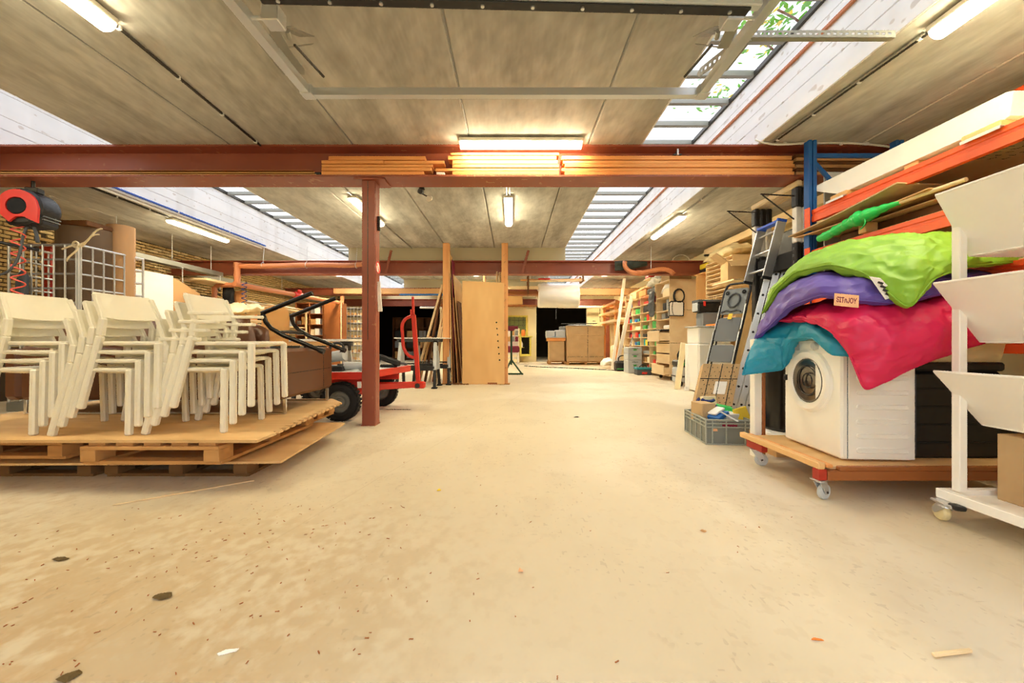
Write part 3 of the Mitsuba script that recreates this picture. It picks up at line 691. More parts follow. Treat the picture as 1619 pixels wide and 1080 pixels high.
part(part_k, 'channel', cat(box(-7.24, -7.04, 7.0, 9.72, 2.58, 2.595, .002), box(-7.24, -7.225, 7.0, 9.72, 2.58, 2.68, .002), box(-7.055, -7.04, 7.0, 9.72, 2.58, 2.68, .002)), 'galvanised_dull')
for y in (7.3, 8.5, 9.6): part(part_k, 'hanger', cat(bar((-7.26, y, 2.57), (-7.02, y, 2.57), .04, .02), cyl((-7.25, y, 2.57), (-7.25, y, 3.3), .008, 6), cyl((-7.03, y, 2.57), (-7.03, y, 2.25), .010, 6)), 'galvanised')
k = thing('cable_duct', 'grey metal duct on the wall beyond the middle beam', 'duct')
part(k, 'channel', box(-8.35, -8.1, 10.2, 18.6, 2.68, 2.8, .004), 'galvanised_dull')
for y in (12.0, 14.2, 16.5): part(k, 'hanger', cyl((-8.2, y, 2.8), (-8.2, y, 3.3), .008, 6), 'galvanised')
# orange drain pipes
k = thing('drain_pipe', 'orange plastic drain pipe along the front of the middle beam', 'pipe')
part(k, 'pipe', tube(curve([(-6.55, 9.6, 2.82), (-5.5, 9.6, 2.83), (-4.4, 9.6, 2.845), (-3.70, 9.6, 2.85), (-3.52, 9.6, 2.9), (-3.46, 9.6, 3.05)], 24), .06, 12), 'orange_pipe', True)
for x in (-6.0, -4.95, -3.75): part(k, 'hanger', cat(tube([(x, 9.6 + .066 * math.cos(a), 2.837 + .066 * math.sin(a)) for a in np.linspace(0, 2 * PI, 16)[:-1]], .008, 5, True), cyl((x, 9.6, 2.9), (x, 9.65, 3.3), .006, 5)), 'galvanised')
part(k, 'drop', cat(cyl((-6.62, 9.6, 2.88), (-6.62, 9.6, 2.36), .068, 12), cyl((-6.62, 9.6, 2.55), (-6.62, 9.6, 2.62), .08, 12), cyl((-6.62, 9.6, 2.78), (-6.62, 9.6, 2.90), .08, 12)), 'orange_pipe', 30)
k = thing('drain_pipe', 'orange plastic drain pipe running back along the left shelves', 'pipe')
part(k, 'pipe', tube([(-6.62, 9.5, 2.38), (-6.5, 10.5, 2.37), (-6.02, 14.1, 2.36)], .062, 12), 'orange_pipe', 30)
part(k, 'joint', cat(tube([(-6.35, 11.6, 2.37), (-6.30, 11.95, 2.37)], .085, 10), cyl((-6.33, 11.8, 2.37), (-6.25, 11.75, 2.5), .06, 8)), 'red_plastic')
part(k, 'elbow', cyl((-6.02, 14.1, 2.32), (-6.0, 14.1, 2.6), .065, 10), 'orange_pipe', 30)
k = thing('drain_pipe', 'orange plastic pipe dropping beside the brown board', 'pipe')
part(k, 'pipe', tube([(-6.7, 9.62, 2.36), (-7.1, 9.62, 2.36), (-7.18, 9.62, 2.3), (-7.2, 9.62, 0)], .06, 10), 'orange_pipe', 30)
# hose reel hung from the near beam
k = thing('hose_reel', 'red and black hose reel hanging under the near red beam', 'hose reel', (-5.78, 4.78, 2.58), 12)
part(k, 'housing', cat(lathe([(0, -.13), (.19, -.13), (.215, -.11), (.22, 0), (.215, .13), (.19, .15), (0, .15)], 32, axis='y'), box(-.16, .2, -.12, .14, -.21, -.05, .03)), 'black_plastic', 30)
red = Polygon([(.19 * math.cos(a), .19 * math.sin(a)) for a in np.linspace(.1 * PI, 1.25 * PI, 24)] + [(-.08, -.19), (-.02, -.13), (.05, -.12), (.19, -.19), (.2, -.02)]).difference(Point(-.01, 0).buffer(.10))
part(k, 'face', prism(red, .03, (0, -.13, 0), (1, 0, 0), (0, 0, 1)), 'red_plastic')
part(k, 'hub', lathe([(0, -.155), (.09, -.155), (.095, -.13), (0, -.13)], 24, (-.01, 0, 0), 'y'), 'black_matte')
part(k, 'rib', cat(*[tube([(.222 * math.cos(a), .06, .222 * math.sin(a)) for a in np.linspace(-.35, -.75, 6)], .006, 5), box(.195, .222, -.1, .12, -.10, -.09, .003), box(.19, .215, -.1, .12, -.135, -.125, .003)]), 'grey_plastic')
part(k, 'bracket', cat(box(-.03, .1, -.04, .06, .2, .26, .006), cyl((.03, 0, .25), (.03, 0, .345), .018, 8)), 'steel_dark')
part(k, 'hose_end', tube(curve([(.07, -.05, -.2), (.1, -.05, -.3), (.12, -.06, -.40)], 6), .018, 8), 'grey_dark', True)
h = np.linspace(0, 1, 150)
obj('coil_hose', tube(np.stack([-5.80 + .06 * np.cos(h * 2 * PI * 6.5), 4.68 + .05 * np.sin(h * 2 * PI * 6.5), 2.40 - h * .92], -1), .009, 6), 'coil_red', 'pink-red coiled hose hanging below the hose reel', 'hose', smooth=True)
obj('black_hose', tube(curve([(-5.74, 4.74, 2.4), (-5.75, 4.68, 2.2), (-5.76, 4.64, 1.95), (-5.86, 4.62, 1.80), (-6.05, 4.62, 1.78), (-6.3, 4.65, 1.95)], 24), .013, 8), 'grey_dark', 'grey hose looping down from the hose reel', 'hose', smooth=True)
obj('black_cable', tube(curve([(-5.95, 4.64, 2.64), (-6.1, 4.62, 2.64), (-6.3, 4.62, 2.52), (-6.22, 4.6, 2.3), (-5.95, 4.66, 2.15), (-5.7, 4.8, 2.1)], 28), .018, 8), 'black_plastic', 'black cable looping beside the hose reel', 'cable', smooth=True)
# brown shelving with small parts, beyond the middle beam
def shelf_unit(name, label, x0, x1, y0, y1, z1, cols, rows, m, z0=.08, back=True, cat_='shelf'):
    """open shelving facing -y"""
    k = thing(name, label, cat_)
    for i in range(cols + 1):
        x = x0 + (x1 - x0) * i / cols
        part(k, 'upright', box(x - .012, x + .012, y0, y1, 0, z1, .002), m)
    for i in range(cols):
        a, b = x0 + (x1 - x0) * i / cols + .013, x0 + (x1 - x0) * (i + 1) / cols - .013
        for r in range(rows + 1):
            z = z0 + (z1 - .02 - z0) * r / rows
            part(k, 'shelf', box(a, b, y0, y1, z - .01, z + .012, .002), m)
    if back: part(k, 'back_panel', box(x0, x1, y1, y1 + .012, .02, z1, .001), m)
    return k
shelf_unit('open_cabinet', 'open brown cabinet with crowded shelves along the back left', -7.55, -6.6, 13.9, 14.3, 2.36, 2, 6, 'wood_brown')
cols_ = [('c_white', 'white'), ('c_tan', 'tan'), ('c_cream', 'cream'), ('c_grey', 'grey')]
for c in range(2):
    for r in range(6):
        z = .08 + (2.34 - .08) * r / 6 + .012
        x = -7.55 + .475 * c + .03
        for j in range(2):
            wd = rng.uniform(.12, .19); hh = rng.uniform(.1, .26)
            ci = rng.integers(4)
            obj('small_box', box(x, x + wd, 13.93, 14.2, z, z + hh, .004), cols_[ci][0], f'small {cols_[ci][1]} {["box","carton"][j]} in the {["left","right"][c]} column of the open brown cabinet, {ORD[r]} shelf up', 'box', 'boxes in the open brown cabinet')
            x += wd + .02
k = thing('brown_cabinet', 'tall closed brown cabinet at the end of the back left shelves', 'cabinet')
part(k, 'body', box(-6.57, -5.97, 13.9, 14.4, 0, 2.36, .004), 'wood_brown'); part(k, 'door', box(-6.55, -5.99, 13.875, 13.897, .05, 2.34, .004), 'wood_brown')
part(k, 'edge', box(-5.969, -5.94, 13.88, 13.9, 0, 2.36, .002), 'c_cream'); part(k, 'handle', bar((-6.5, 13.86, 1.1), (-6.5, 13.86, 1.25), .012, .012), 'steel_dark')
# wire racks with wood offcuts
k = thing('wire_rack', 'wire rack full of wood offcuts behind the red column', 'rack')
for i in range(7):
    x = -6.3 + i * .13
    part(k, 'upright', cyl((x, 14.9, 0), (x, 14.9, 2.3), .012, 6), 'galvanised'); 
for z in np.linspace(.3, 2.25, 8): part(k, 'rail', cyl((-6.35, 14.9, z), (-5.45, 14.9, z), .012, 6), 'galvanised'); part(k, 'tray', box(-6.35, -5.45, 14.92, 15.6, z - .03, z - .01, .002), 'galvanised_dull')
for r, z in enumerate(np.linspace(.3, 2.25, 8)[:-1]):
    for j in range(7):
        x = -6.27 + j * .125; a = rng.uniform(-.02, .02); s = rng.uniform(.09, .118)
        obj('wood_offcut', bar((x, 14.93, z + s / 2), (x + a, 15.5, z + s / 2), s, s - .005), ['wood_pale', 'wood_board', 'wood_rough'][rng.integers(3)], f'wood offcut in the {ORD[r]} tray up of the wire rack, {ORD[j]} from the left', 'wood piece', 'wood offcuts in the wire rack')
# shelf with sheets and bundles along the left wall (second bay)
k = thing('long_shelf', 'long wooden wall shelf below the orange pipe', 'shelf')
part(k, 'board', box(-8.45, -6.95, 10.3, 13.6, 1.98, 2.01, .003), 'wood_pale'); part(k, 'board', box(-8.45, -7.0, 10.3, 13.6, 1.45, 1.48, .003), 'wood_pale')
for y in (10.35, 11.9, 13.55): part(k, 'upright', box(-7.03, -6.98, y - .025, y + .025, 0, 2.0, .003), 'wood_pale')
for i, (y, m, n) in enumerate([(10.5, 'foam_white', 'white'), (11.4, 'c_cream', 'cream'), (12.3, 'foam_white', 'white'), (13.0, 'c_tan', 'tan')]):
    obj('folded_sheet', pillow([[(-8.2, y, 2.06), (-7.0, y, 2.06)], [(-8.2, y + .8, 2.08), (-6.95, y + .8, 2.05)]], .045, 18, 12, .03, i), m, f'{n} folded sheet on the long wall shelf, {ORD[i]} from the front', 'sheet', 'folded sheets on the wall shelf', smooth=True)
for i, (x, y, z, m, n) in enumerate([(-7.3, 10.6, 1.48, 'c_orange', 'orange'), (-7.3, 11.2, 1.48, 'c_black', 'black'), (-7.3, 11.8, 1.48, 'c_tan', 'tan'), (-7.3, 12.5, 1.48, 'c_grey', 'grey')]):
    obj('storage_carton', box(x, x + .28, y, y + .4, z, z + .3 + .05 * (i % 2), .01), m, f'{n} carton on the lower board of the long wall shelf', 'box', 'cartons on the lower wall shelf')
obj('rag_heap', pillow([[(-7.1, 9.1, 1.62), (-6.2, 9.1, 1.66)], [(-7.0, 9.6, 1.72), (-6.1, 9.6, 1.78)], [(-7, 10.0, 1.62), (-6.0, 10.0, 1.66)]], .08, 36, 28, .10, 8), 'c_cream', 'heap of pale rags and rope behind the leather sofa', 'rags', smooth=True)
obj('rag_table', cat(box(-7.2, -5.9, 9.0, 10.1, 1.46, 1.5, .004), *[box(x, x + .06, y, y + .06, 0, 1.46, .004) for x in (-7.15, -6.0) for y in (9.05, 10.0)]), 'wood_pale', 'rough wooden bench carrying the pale rags', 'bench')
obj('orange_board', box(-6.98, -6.6, 9.85, 9.88, 1.55, 2.25, .004), 'wood_orange', 'orange wooden board standing among the rags by the wall', 'board')
obj('black_garment', pillow([[(-7.05, 9.7, 1.7), (-7.05, 9.7, 2.36)], [(-6.9, 9.7, 1.7), (-6.9, 9.7, 2.4)], [(-6.78, 9.7, 1.7), (-6.78, 9.7, 2.3)]], .06, 16, 16, .05, 1), 'black_matte', 'black cloth hanging beneath the orange pipe', 'cloth', smooth=True)
hh = np.linspace(0, 1, 90)
obj('blue_coil_cable', tube(np.stack([-6.42 + .05 * np.cos(hh * 44), 9.55 + .05 * np.sin(hh * 44), 2.42 - hh * .75], -1), .010, 5), 'c_navy', 'dark blue coiled cable hanging from the orange pipe', 'cable', smooth=True)

# ================================================================= cart
k = thing('flatbed_cart', 'red flatbed cart with pneumatic tyres and hoop handle, behind the column', 'cart', (0, 0, 0))
ex = A(-.998, -.06, 0) / np.linalg.norm((-.998, -.06, 0)); ey = A(.16, 1.44, 0)
c0, c1 = A(-1.84, 4.95, 0), A(-1.62, 6.30, 0); L = 1.75
q = [c0, c1, c1 + ex * L, c0 + ex * L]
def slab(q, z0, z1): return prism([(p[0], p[1]) for p in q], z1 - z0, (0, 0, z0), (1, 0, 0), (0, 1, 0))
part(k, 'deck', slab([q[0] * .99 + q[2] * .01, q[1] * .99 + q[3] * .01, q[2] * .99 + q[0] * .01, q[3] * .99 + q[1] * .01], .595, .618), 'grey_light')
for a, b in ((0, 1), (1, 2), (2, 3), (3, 0)): part(k, 'deck_rim', bar(q[a] + A(0, 0, .575), q[b] + A(0, 0, .575), .045, .09, .004), 'red_paint')
part(k, 'chassis', cat(bar(q[0] + ex * .1 + A(0, .25, .47), q[3] + A(0, .25, .47), .07, .08), bar(q[1] + ex * .1 + A(0, -.25, .47), q[2] + A(0, -.25, .47), .07, .08), bar(q[0] + ex * .45 + A(0, .1, .42), q[1] + ex * .45 + A(0, -.1, .42), .07, .07), bar(c0 + ex * .4 + A(0, .2, .28), c1 + ex * .4 + A(0, -.2, .28), .05, .05), bar(c0 + ex * .7 + A(0, .3, .5), c0 + ex * .35 + A(0, .22, .3), .06, .02)), 'red_paint')
def wheel(c, r=.24, w=.13, name='wheel'):
    o = A(*c)
    tyre = lathe([(r * .55, -w * .38), (r * .72, -w * .5), (r * .93, -w * .42), (r, -w * .2), (r, w * .2), (r * .93, w * .42), (r * .72, w * .5), (r * .55, w * .38), (r * .55, -w * .38)], 36, o, 'y')
    wk = part(k, name, tyre, 'rubber', 30)
    lug = [rot(box(-.018, .018, s * w * .25 - w * .2, s * w * .25 + w * .2, r - .006, r + .010, .003), a, 'y') for a in np.arange(0, 360, 12) for s in (-1, 1)]
    part(wk, 'tread', mv(cat(*lug), *o), 'rubber')
    part(wk, 'rim', lathe([(0, -w * .12), (r * .16, -w * .14), (r * .2, -w * .34), (r * .28, -w * .34), (r * .34, -w * .1), (r * .48, -w * .14), (r * .56, -w * .4), (r * .58, -w * .34), (r * .58, w * .3), (0, w * .2)], 28, o, 'y'), 'galvanised_dull', 30)
for j, (x, y) in enumerate([(-2.17, 5.05), (-2.03, 6.2), (-3.2, 5.1), (-3.05, 6.25)]): wheel((x, y, .24))
part(k, 'drawbar', cat(bar((-2.2, 5.55, .35), (-1.42, 5.95, .36), .09, .085), bar((-2.2, 6.0, .35), (-1.42, 5.98, .36), .06, .07), sbox(-1.38, 5.97, .35, .16, .12, .1, .02)), 'red_paint')
part(k, 'pivot', cyl((-1.40, 5.88, .345), (-1.40, 6.06, .345), .035, 12), 'steel_dark')
part(k, 'handle', cat(bar((-1.40, 5.97, .34), (-1.475, 5.97, 1.40), .06, .065, .006, (0, 1, 0)), bar((-1.475, 5.97, 1.38), (-1.487, 5.97, 1.67), .03, .045, .004, (0, 1, 0)), bar((-1.505, 5.97, 1.36), (-1.51, 5.97, 1.48), .03, .035, .004, (0, 1, 0))), 'red_paint')
part(k, 'hoop', tube(curve([(-1.475, 5.97, 1.375), (-1.56, 5.97, 1.36), (-1.635, 5.97, 1.28), (-1.64, 5.97, 1.1), (-1.62, 5.97, .9), (-1.56, 5.97, .80), (-1.45, 5.97, .76)], 26), .024, 10), 'red_paint', True)
part(k, 'number_plate', sbox(-1.90, 4.96, .46, .05, .01, .08, .002), 'white_paint')
# tools on the cart
def saw(x, y, z, label):
    k = thing('power_tool', label, 'power tool', (x, y, z), -20)
    part(k, 'base', box(-.28, .28, -.2, .2, 0, .05, .01), 'grey_plastic'); part(k, 'motor', cyl((-.08, .0, .16), (.16, .05, .2), .075, 14), 'grey_light', 30)
    part(k, 'blade_guard', lathe([(0, -.03), (.13, -.03), (.135, 0), (.13, .03), (0, .03)], 24, (-.14, -.02, .14), 'y'), 'c_cream', 30); part(k, 'grip', tube(curve([(.12, 0, .22), (.18, 0, .32), (.05, 0, .36), (-.05, 0, .28)], 12), .018, 8), 'black_plastic', True)
saw(-2.45, 5.45, .618, 'grey and cream mitre saw on the red cart, left of the column')
k = thing('power_tool', 'grey power drill lying on the cart next to the mitre saw', 'power tool', (-2.02, 5.2, .618), 10)
part(k, 'body', cyl((-.16, 0, .07), (.1, 0, .07), .05, 14), 'grey_light', 30); part(k, 'grip', bar((.06, 0, .06), (.14, -.12, .03), .04, .045), 'grey_dark'); part(k, 'chuck', cyl((-.16, 0, .07), (-.24, 0, .07), .025, 10), 'black_plastic'); part(k, 'battery', sbox(.16, -.14, .03, .1, .08, .05, .01), 'c_teal')
k = thing('power_tool', 'white power tool with red stripe standing on the cart beside the column', 'power tool', (-1.94, 5.35, .618), 0)
part(k, 'body', hull(np.vstack([rng.normal(0, 1, (60, 3)) * A(.05, .05, .05) + A(0, 0, .1)])), 'white_paint'); part(k, 'hood', bar((-.1, 0, .2), (.05, 0, .16), .06, .05, .015), 'c_red'); part(k, 'foot', sbox(0, 0, .02, .2, .14, .04, .01), 'c_white')
k = thing('power_tool', 'black nail gun shaped tool on the cart right of the column', 'power tool', (-1.78, 5.9, .618), -15)
part(k, 'body', bar((-.22, 0, .16), (.14, 0, .05), .07, .08, .02), 'black_plastic'); part(k, 'grip', bar((.0, 0, .1), (.24, .02, .045), .035, .03, .01), 'grey_dark'); part(k, 'nose', bar((-.2, 0, .14), (-.26, 0, .03), .04, .05, .01), 'steel_dark'); part(k, 'foot', sbox(-.05, 0, .02, .24, .1, .04, .01), 'black_matte')
obj('tool_case', sbox(-2.25, 5.12, .618 + .035, .18, .12, .07, .01), 'black_plastic', 'small black case lying at the front edge of the cart', 'case')
# sawhorses
def sawhorse(x, y, label, beam=True, W=.85, Hh=1.06):
    k = thing('sawhorse', label, 'sawhorse', (x, y, 0))
    part(k, 'top_beam', box(-W / 2 - .04, W / 2 + .04, -.05, .05, Hh - .07, Hh, .008), 'grey_dark')
    for sx in (-1, 1):
        for sy in (-1, 1):
            p0, p1 = A(sx * (W / 2 - .05), sy * .04, Hh - .06), A(sx * (W / 2 - .02), sy * .30, 0)
            q = p0 + (p1 - p0) * .62
            lk = part(k, 'leg', bar(p0, q, .075, .06, .008, (0, 1, 0)), 'grey_light')
            part(lk, 'lower_tube', bar(q + (p0 - p1) * .04, p1, .062, .05, .008, (0, 1, 0)), 'black_plastic')
            part(lk, 'foot', sbox(p1[0], p1[1], .015, .12, .1, .03, .008), 'black_matte')
            part(lk, 'hinge', sbox(p0[0], p0[1], Hh - .1, .09, .07, .12, .012), 'black_plastic')
    part(k, 'brace', cat(bar((-W / 2 + .04, -.20, .42), (W / 2 - .04, -.20, .42), .05, .09), bar((-W / 2 + .04, .20, .42), (W / 2 - .04, .20, .42), .05, .09), bar((-W / 2 + .04, -.17, .52), (W / 2 - .04, -.17, .52), .02, .03)), 'black_plastic')
    return k
sawhorse(-2.05, 8.75, 'grey and black sawhorse in front, right of the red handle')
sawhorse(-1.86, 9.45, 'second grey and black sawhorse, behind the first beside the standing boards')
obj('work_board', cat(box(-2.55, -1.42, 8.6, 9.6, 1.062, 1.085, .003)), 'white_panel', 'white topped board lying across the two right sawhorses', 'board')
sawhorse(-3.25, 6.95, 'sawhorse left of the column behind the cart, under a blue-white board', Hh=1.0)
obj('work_board', box(-4.2, -2.72, 6.6, 7.35, 1.002, 1.04, .003), 'white_panel', 'blue-white board on the sawhorse left of the column', 'board')
obj('work_plank', box(-4.15, -2.9, 6.62, 6.72, .93, .998, .003), 'wood_board', 'wooden batten below the board left of the column', 'batten')
sawhorse(-3.75, 7.0, 'left sawhorse under the blue-white board, mostly behind the upturned chair', Hh=.93)
# ================================================================= centre: posts, boards, planks on the near beam
for x, n in ((-1.54, 'left'), (-.17, 'right')):
    k = thing('timber_post', f'square orange timber post to the ceiling, {n} of the two beside the standing boards', 'post', (x, 9.36, 0))
    part(k, 'shaft', box(-.075, .075, -.075, .075, .02, 3.298, .006), 'wood_post'); part(k, 'base_plate', box(-.12, .12, -.12, .12, 0, .02, .003), 'wood_rough')
    if n == 'right':
        for i, z in enumerate(np.r_[np.linspace(.35, 3.0, 16)]): part(k, 'pencil_mark', bar((-.01 + .02 * math.sin(i * 7), -.0765, z), (.015 + .02 * math.cos(i * 5), -.0765, z + .05), .003, .008, 0, (0, 1, 0)), 'print_dark')
k = thing('plywood_board', 'large orange plywood panel with a column of black holes before the right post', 'panel', (-.66, 9.20, 0), 0, None, ('x', -1.2))
hp = Polygon([(-.49, 0), (.49, 0), (.475, 2.35), (-.495, 2.40)])
hz = [(.30 + .012 * i, 1.43 - .145 * i) for i in range(7)]
for u, z in hz: hp = hp.difference(Point(u, z).buffer(.018))
part(k, 'board', prism(hp, .022, (0, .022, .012), (1, 0, 0), (0, 0, 1)), 'wood_board')
for u, z in hz: part(k, 'hole', cyl((u, .024, z + .012), (u, .026, z + .012), .024, 10), 'black_matte')
part(k, 'worn_edge', box(.1, .32, -.0015, 0, .014, .05, 0), 'wood_brown')
def lean(b, t, z, y0, y1, th, m, name, label, cat_='board'):
    p0, p1 = A(b, (y0 + y1) / 2, 0.012), A(t, (y0 + y1) / 2, z)
    d, s, u = frame(p1 - p0, (0, 1, 0))
    return obj(name, bar(p0, p1, th, y1 - y0, .002, (0, 1, 0)), m, label, cat_, 'boards leaning on the left post')
lean(-1.40, -1.462, 3.05, 9.28, 9.72, .018, 'wood_board', 'standing_board', 'tallest pale board leaning beside the left timber post')
lean(-1.36, -1.41, 2.92, 9.35, 9.74, .018, 'maroon', 'standing_board', 'tall thin dark red board beside the left timber post')
lean(-1.34, -1.455, 2.60, 9.28, 10.7, .018, 'wood_dark', 'standing_board', 'wide dark brown board leaning on the left timber post')
lean(-1.27, -1.42, 2.45, 9.35, 10.6, .018, 'mdf_brown', 'standing_board', 'mid brown board leaning between the dark and the pale boards')
lean(-1.17, -1.385, 2.58, 9.38, 10.9, .016, 'wood_ply', 'standing_board', 'pale wide board leaning behind the plywood panel')
lean(-1.14, -1.27, 1.95, 9.34, 9.9, .02, 'wood_dark', 'standing_board', 'short dark board leaning close to the plywood panel')
for i, (x, t, z, m) in enumerate([(-.42, -.36, 2.66, 'wood_pale'), (-.36, -.30, 2.64, 'wood_pale'), (-.28, -.26, 2.64, 'wood_ply')]):
    obj('offcut_strip', bar((x, 9.6, .012), (t, 9.6, z), .02, .35, .002, (0, 1, 0)), m, f'pale board strip rising above the plywood panel, {ORD[i]} from the left', 'strip', 'board strips by the right post')
pl = [((-2.42, 9.95, 0), (-1.66, 9.55, 2.36), .10, .035, 'wood_pale', 'longest pale plank leaning steeply towards the left post'), ((-2.16, 9.9, 0), (-1.69, 9.6, 2.3), .12, .03, 'wood_dark', 'dark plank leaning right behind the longest pale plank'),
      ((-2.04, 9.85, 0), (-1.65, 9.62, 1.78), .08, .03, 'wood_pale', 'medium pale plank leaning next to the left post'), ((-2.28, 9.8, 0), (-1.98, 9.7, 1.12), .09, .03, 'wood_board', 'short board leaning low among the planks by the left post'),
      ((-1.88, 9.8, 0), (-1.70, 9.62, 1.35), .07, .04, 'wood_pale', 'short pale batten leaning just beside the left post'), ((-1.98, 9.98, 0), (-1.66, 9.7, 1.9), .14, .02, 'wood_brown', 'reddish brown plank among the planks by the left post')]
for a, b, w, h, m, l in pl: obj('leaning_plank', bar(a, b, h + .015, w, .003, (0, 1, 0)), m, l, 'plank', 'planks leaning left of the post')
obj('floor_batten', box(-1.36, -1.0, 9.2, 9.27, 0, .03, .003), 'wood_dark', 'dark batten on the floor at the foot of the leaning boards', 'batten')
# ---- planks stored on the near beam's lower flange
ZT = ZB + .0225
def plank(x0, x1, z, t, label, m='wood_orange', y0=4.655, y1=4.79, g='planks stored on the near beam'):
    obj('stored_plank', box(x0, x1, y0 + rng.uniform(0, .012), y1, z + .001, z + t - .004, .003), m, label, 'plank', g)
def X1(px): return (px - CX) * 4.66 / F
lp = [(508, 670, 0, .048), (508, 682, .048, .046), (508, 684, .094, .038), (508, 606, .132, .046), (607, 702, .132, .044), (519, 672, .178, .050)]
for i, (a, b, z, t) in enumerate(lp):
    plank(X1(a), X1(b), ZT + z, t, ['lowest', 'second', 'third', 'fourth row left', 'fourth row right', 'topmost'][i] + ' orange plank of the left pile on the near beam')
mp = [(715, 884, 0, .05), (688, 884, .05, .035), (715, 884, .085, .045), (715, 882, .13, .05), (708, 880, .18, .05), (712, 884, .23, .035)]
for i, (a, b, z, t) in enumerate(mp): plank(X1(a), X1(b), ZT + z, t, f'plank {["lowest", "second", "third", "fourth", "fifth", "topmost"][i]} in the lamp-lit middle pile on the near beam')
rp = [(893, 1256, 0, .046), (888, 1254, .046, .044), (893, 1257, .09, .044), (890, 1255, .134, .044), (888, 1252, .178, .05)]
for i, (a, b, z, t) in enumerate(rp): plank(X1(a), X1(b), ZT + z, t, f'long orange plank, {["lowest", "second", "third", "fourth", "topmost"][i]} in the right pile on the near beam')
for i in range(6): plank(X1(1259), 4.6, ZT + i * .042, .042, f'weathered olive board end, {["lowest", "second", "third", "fourth", "fifth", "topmost"][i]} behind the blue rack upright', 'wood_dark' if i % 2 else 'mdf_brown')
for i in range(3): plank(-6.5 + .1 * i, X1(500 - 3 * i), ZT + i * .025, .016, f'long thin dark strip on the left of the near beam, {["lowest", "middle", "upper"][i]} of three', ['mdf_brown', 'c_tan', 'wood_brown'][i])
obj('black_clip', box(X1(497), X1(507), 4.66, 4.74, ZT, ZT + .035, .004), 'black_plastic', 'small black block at the left end of the stored planks', 'block')
obj('white_scrap', box(X1(690), X1(703), 4.655, 4.72, ZT, ZT + .034, .004), 'paper', 'small white block between the left and middle plank piles', 'block')
k = thing('beam_clamp', 'small dark screw clamp on top of the right plank pile', 'clamp', (X1(1071), 4.68, ZT + .228))
part(k, 'jaw', cat(box(-.05, .05, -.03, .04, 0, .02, .004), box(-.01, .01, -.02, .02, -.0, .06, .004)), 'steel_dark'); part(k, 'screw', cyl((.0, -.03, .0), (.0, -.03, .07), .012, 8), 'galvanised')

# ================================================================= the back
k = thing('roller_stand', 'dark green roller stand beside the right timber post', 'stand', (-.02, 12.0, 0))
part(k, 'pole', cyl((0, 0, .3), (0, 0, 1.35), .03, 10), 'green_paint'); part(k, 'leg', cat(cyl((0, 0, .45), (.32, .0, .02), .025, 8), cyl((0, 0, .45), (-.2, .25, .02), .025, 8), cyl((-.25, 0, .025), (.36, 0, .025), .025, 8)), 'green_paint')
part(k, 'head', cat(cyl((-.2, 0, 1.42), (.2, 0, 1.42), .05, 12), box(-.1, .1, -.04, .04, 1.32, 1.4, .01)), 'maroon')
# cream partition's window and bench
k = thing('partition_window', 'yellow framed window with a green grid in the cream partition', 'window', (0, 19.57, 0))
x0, x1, z0, z1 = -.55, .78, 1.30, 2.28
part(k, 'frame', cat(box(x0, x1, -.05, .03, z1 - .08, z1, .006), box(x0, x1, -.05, .03, z0, z0 + .08, .006), box(x0, x0 + .1, -.05, .03, z0, z1, .006), box(x1 - .1, x1, -.05, .03, z0, z1, .006)), 'yellow_paint')
part(k, 'pane', box(x0 + .1, x1 - .1, -.012, .0, z0 + .08, z1 - .08, 0), 'window_olive', label='dim green pane')
part(k, 'lattice', cat(*[box(x, x + .014, -.03, -.014, z0 + .08, z1 - .08, 0) for x in np.linspace(x0 + .22, x1 - .24, 5)], *[box(x0 + .1, x1 - .1, -.03, -.014, z, z + .014, 0) for z in np.linspace(z0 + .25, z1 - .25, 3)]), 'steel_dark')
k = thing('yellow_bench', 'yellow metal bench with open bay below the partition window', 'bench', (.25, 19.1, 0))
part(k, 'top', box(-.75, .72, -.3, .35, 1.2, 1.26, .01), 'yellow_paint'); part(k, 'body', box(-.7, .1, -.26, .35, .02, 1.2, .01), 'c_cream'); part(k, 'frame', cat(box(.12, .2, -.28, .3, .3, 1.2, .01), box(.58, .66, -.28, .3, .3, 1.2, .01), box(.12, .66, -.28, .3, .3, .4, .01)), 'yellow_paint')
part(k, 'bay', box(.2, .58, .1, .3, .4, 1.2, .004), 'black_matte')
obj('bench_bottle', lathe([(0, 0), (.09, 0), (.09, .2), (.04, .3), (.03, .36), (0, .36)], 12, (.42, 18.95, .72)), 'c_white', 'white bottle in the dark bay of the yellow bench', 'bottle', smooth=30)
obj('bottle_shelf', box(.2, .58, 18.83, 19.2, .70, .72, .002), 'yellow_paint', 'yellow shelf inside the bench bay', 'shelf')
obj('bench_carton', box(.15, .36, 18.9, 19.15, 1.262, 1.62, .01), 'c_cream', 'cream carton on the yellow bench', 'carton'); obj('bench_jar', lathe([(0, 0), (.09, 0), (.1, .22), (.06, .3), (0, .3)], 14, (.54, 19.0, 1.262)), 'c_orange', 'orange jar on the right of the yellow bench', 'jar', smooth=30)
k = thing('white_chair', 'white chair with a purple cushion and papers in front of the cream partition', 'chair', (.0, 17.6, 0))
part(k, 'seat', box(-.27, .30, -.3, .3, .43, .47, .01), 'white_paint'); part(k, 'cushion', box(-.28, .32, -.33, .3, .52, .80, .04), 'maroon', label='purple seat cushion'); part(k, 'apron', box(-.26, .29, -.28, .28, .47, .52, .01), 'white_paint')
for x in (-.23, .26):
    for y in (-.26, .26): part(k, 'leg', box(x - .03, x + .03, y - .03, y + .03, 0, .43, .006), 'white_paint')
part(k, 'rail', box(-.23, .26, -.28, -.24, .25, .32, .004), 'white_paint')
part(k, 'backrest', box(-.25, .28, .26, .32, .47, 1.62, .02), 'white_paint')
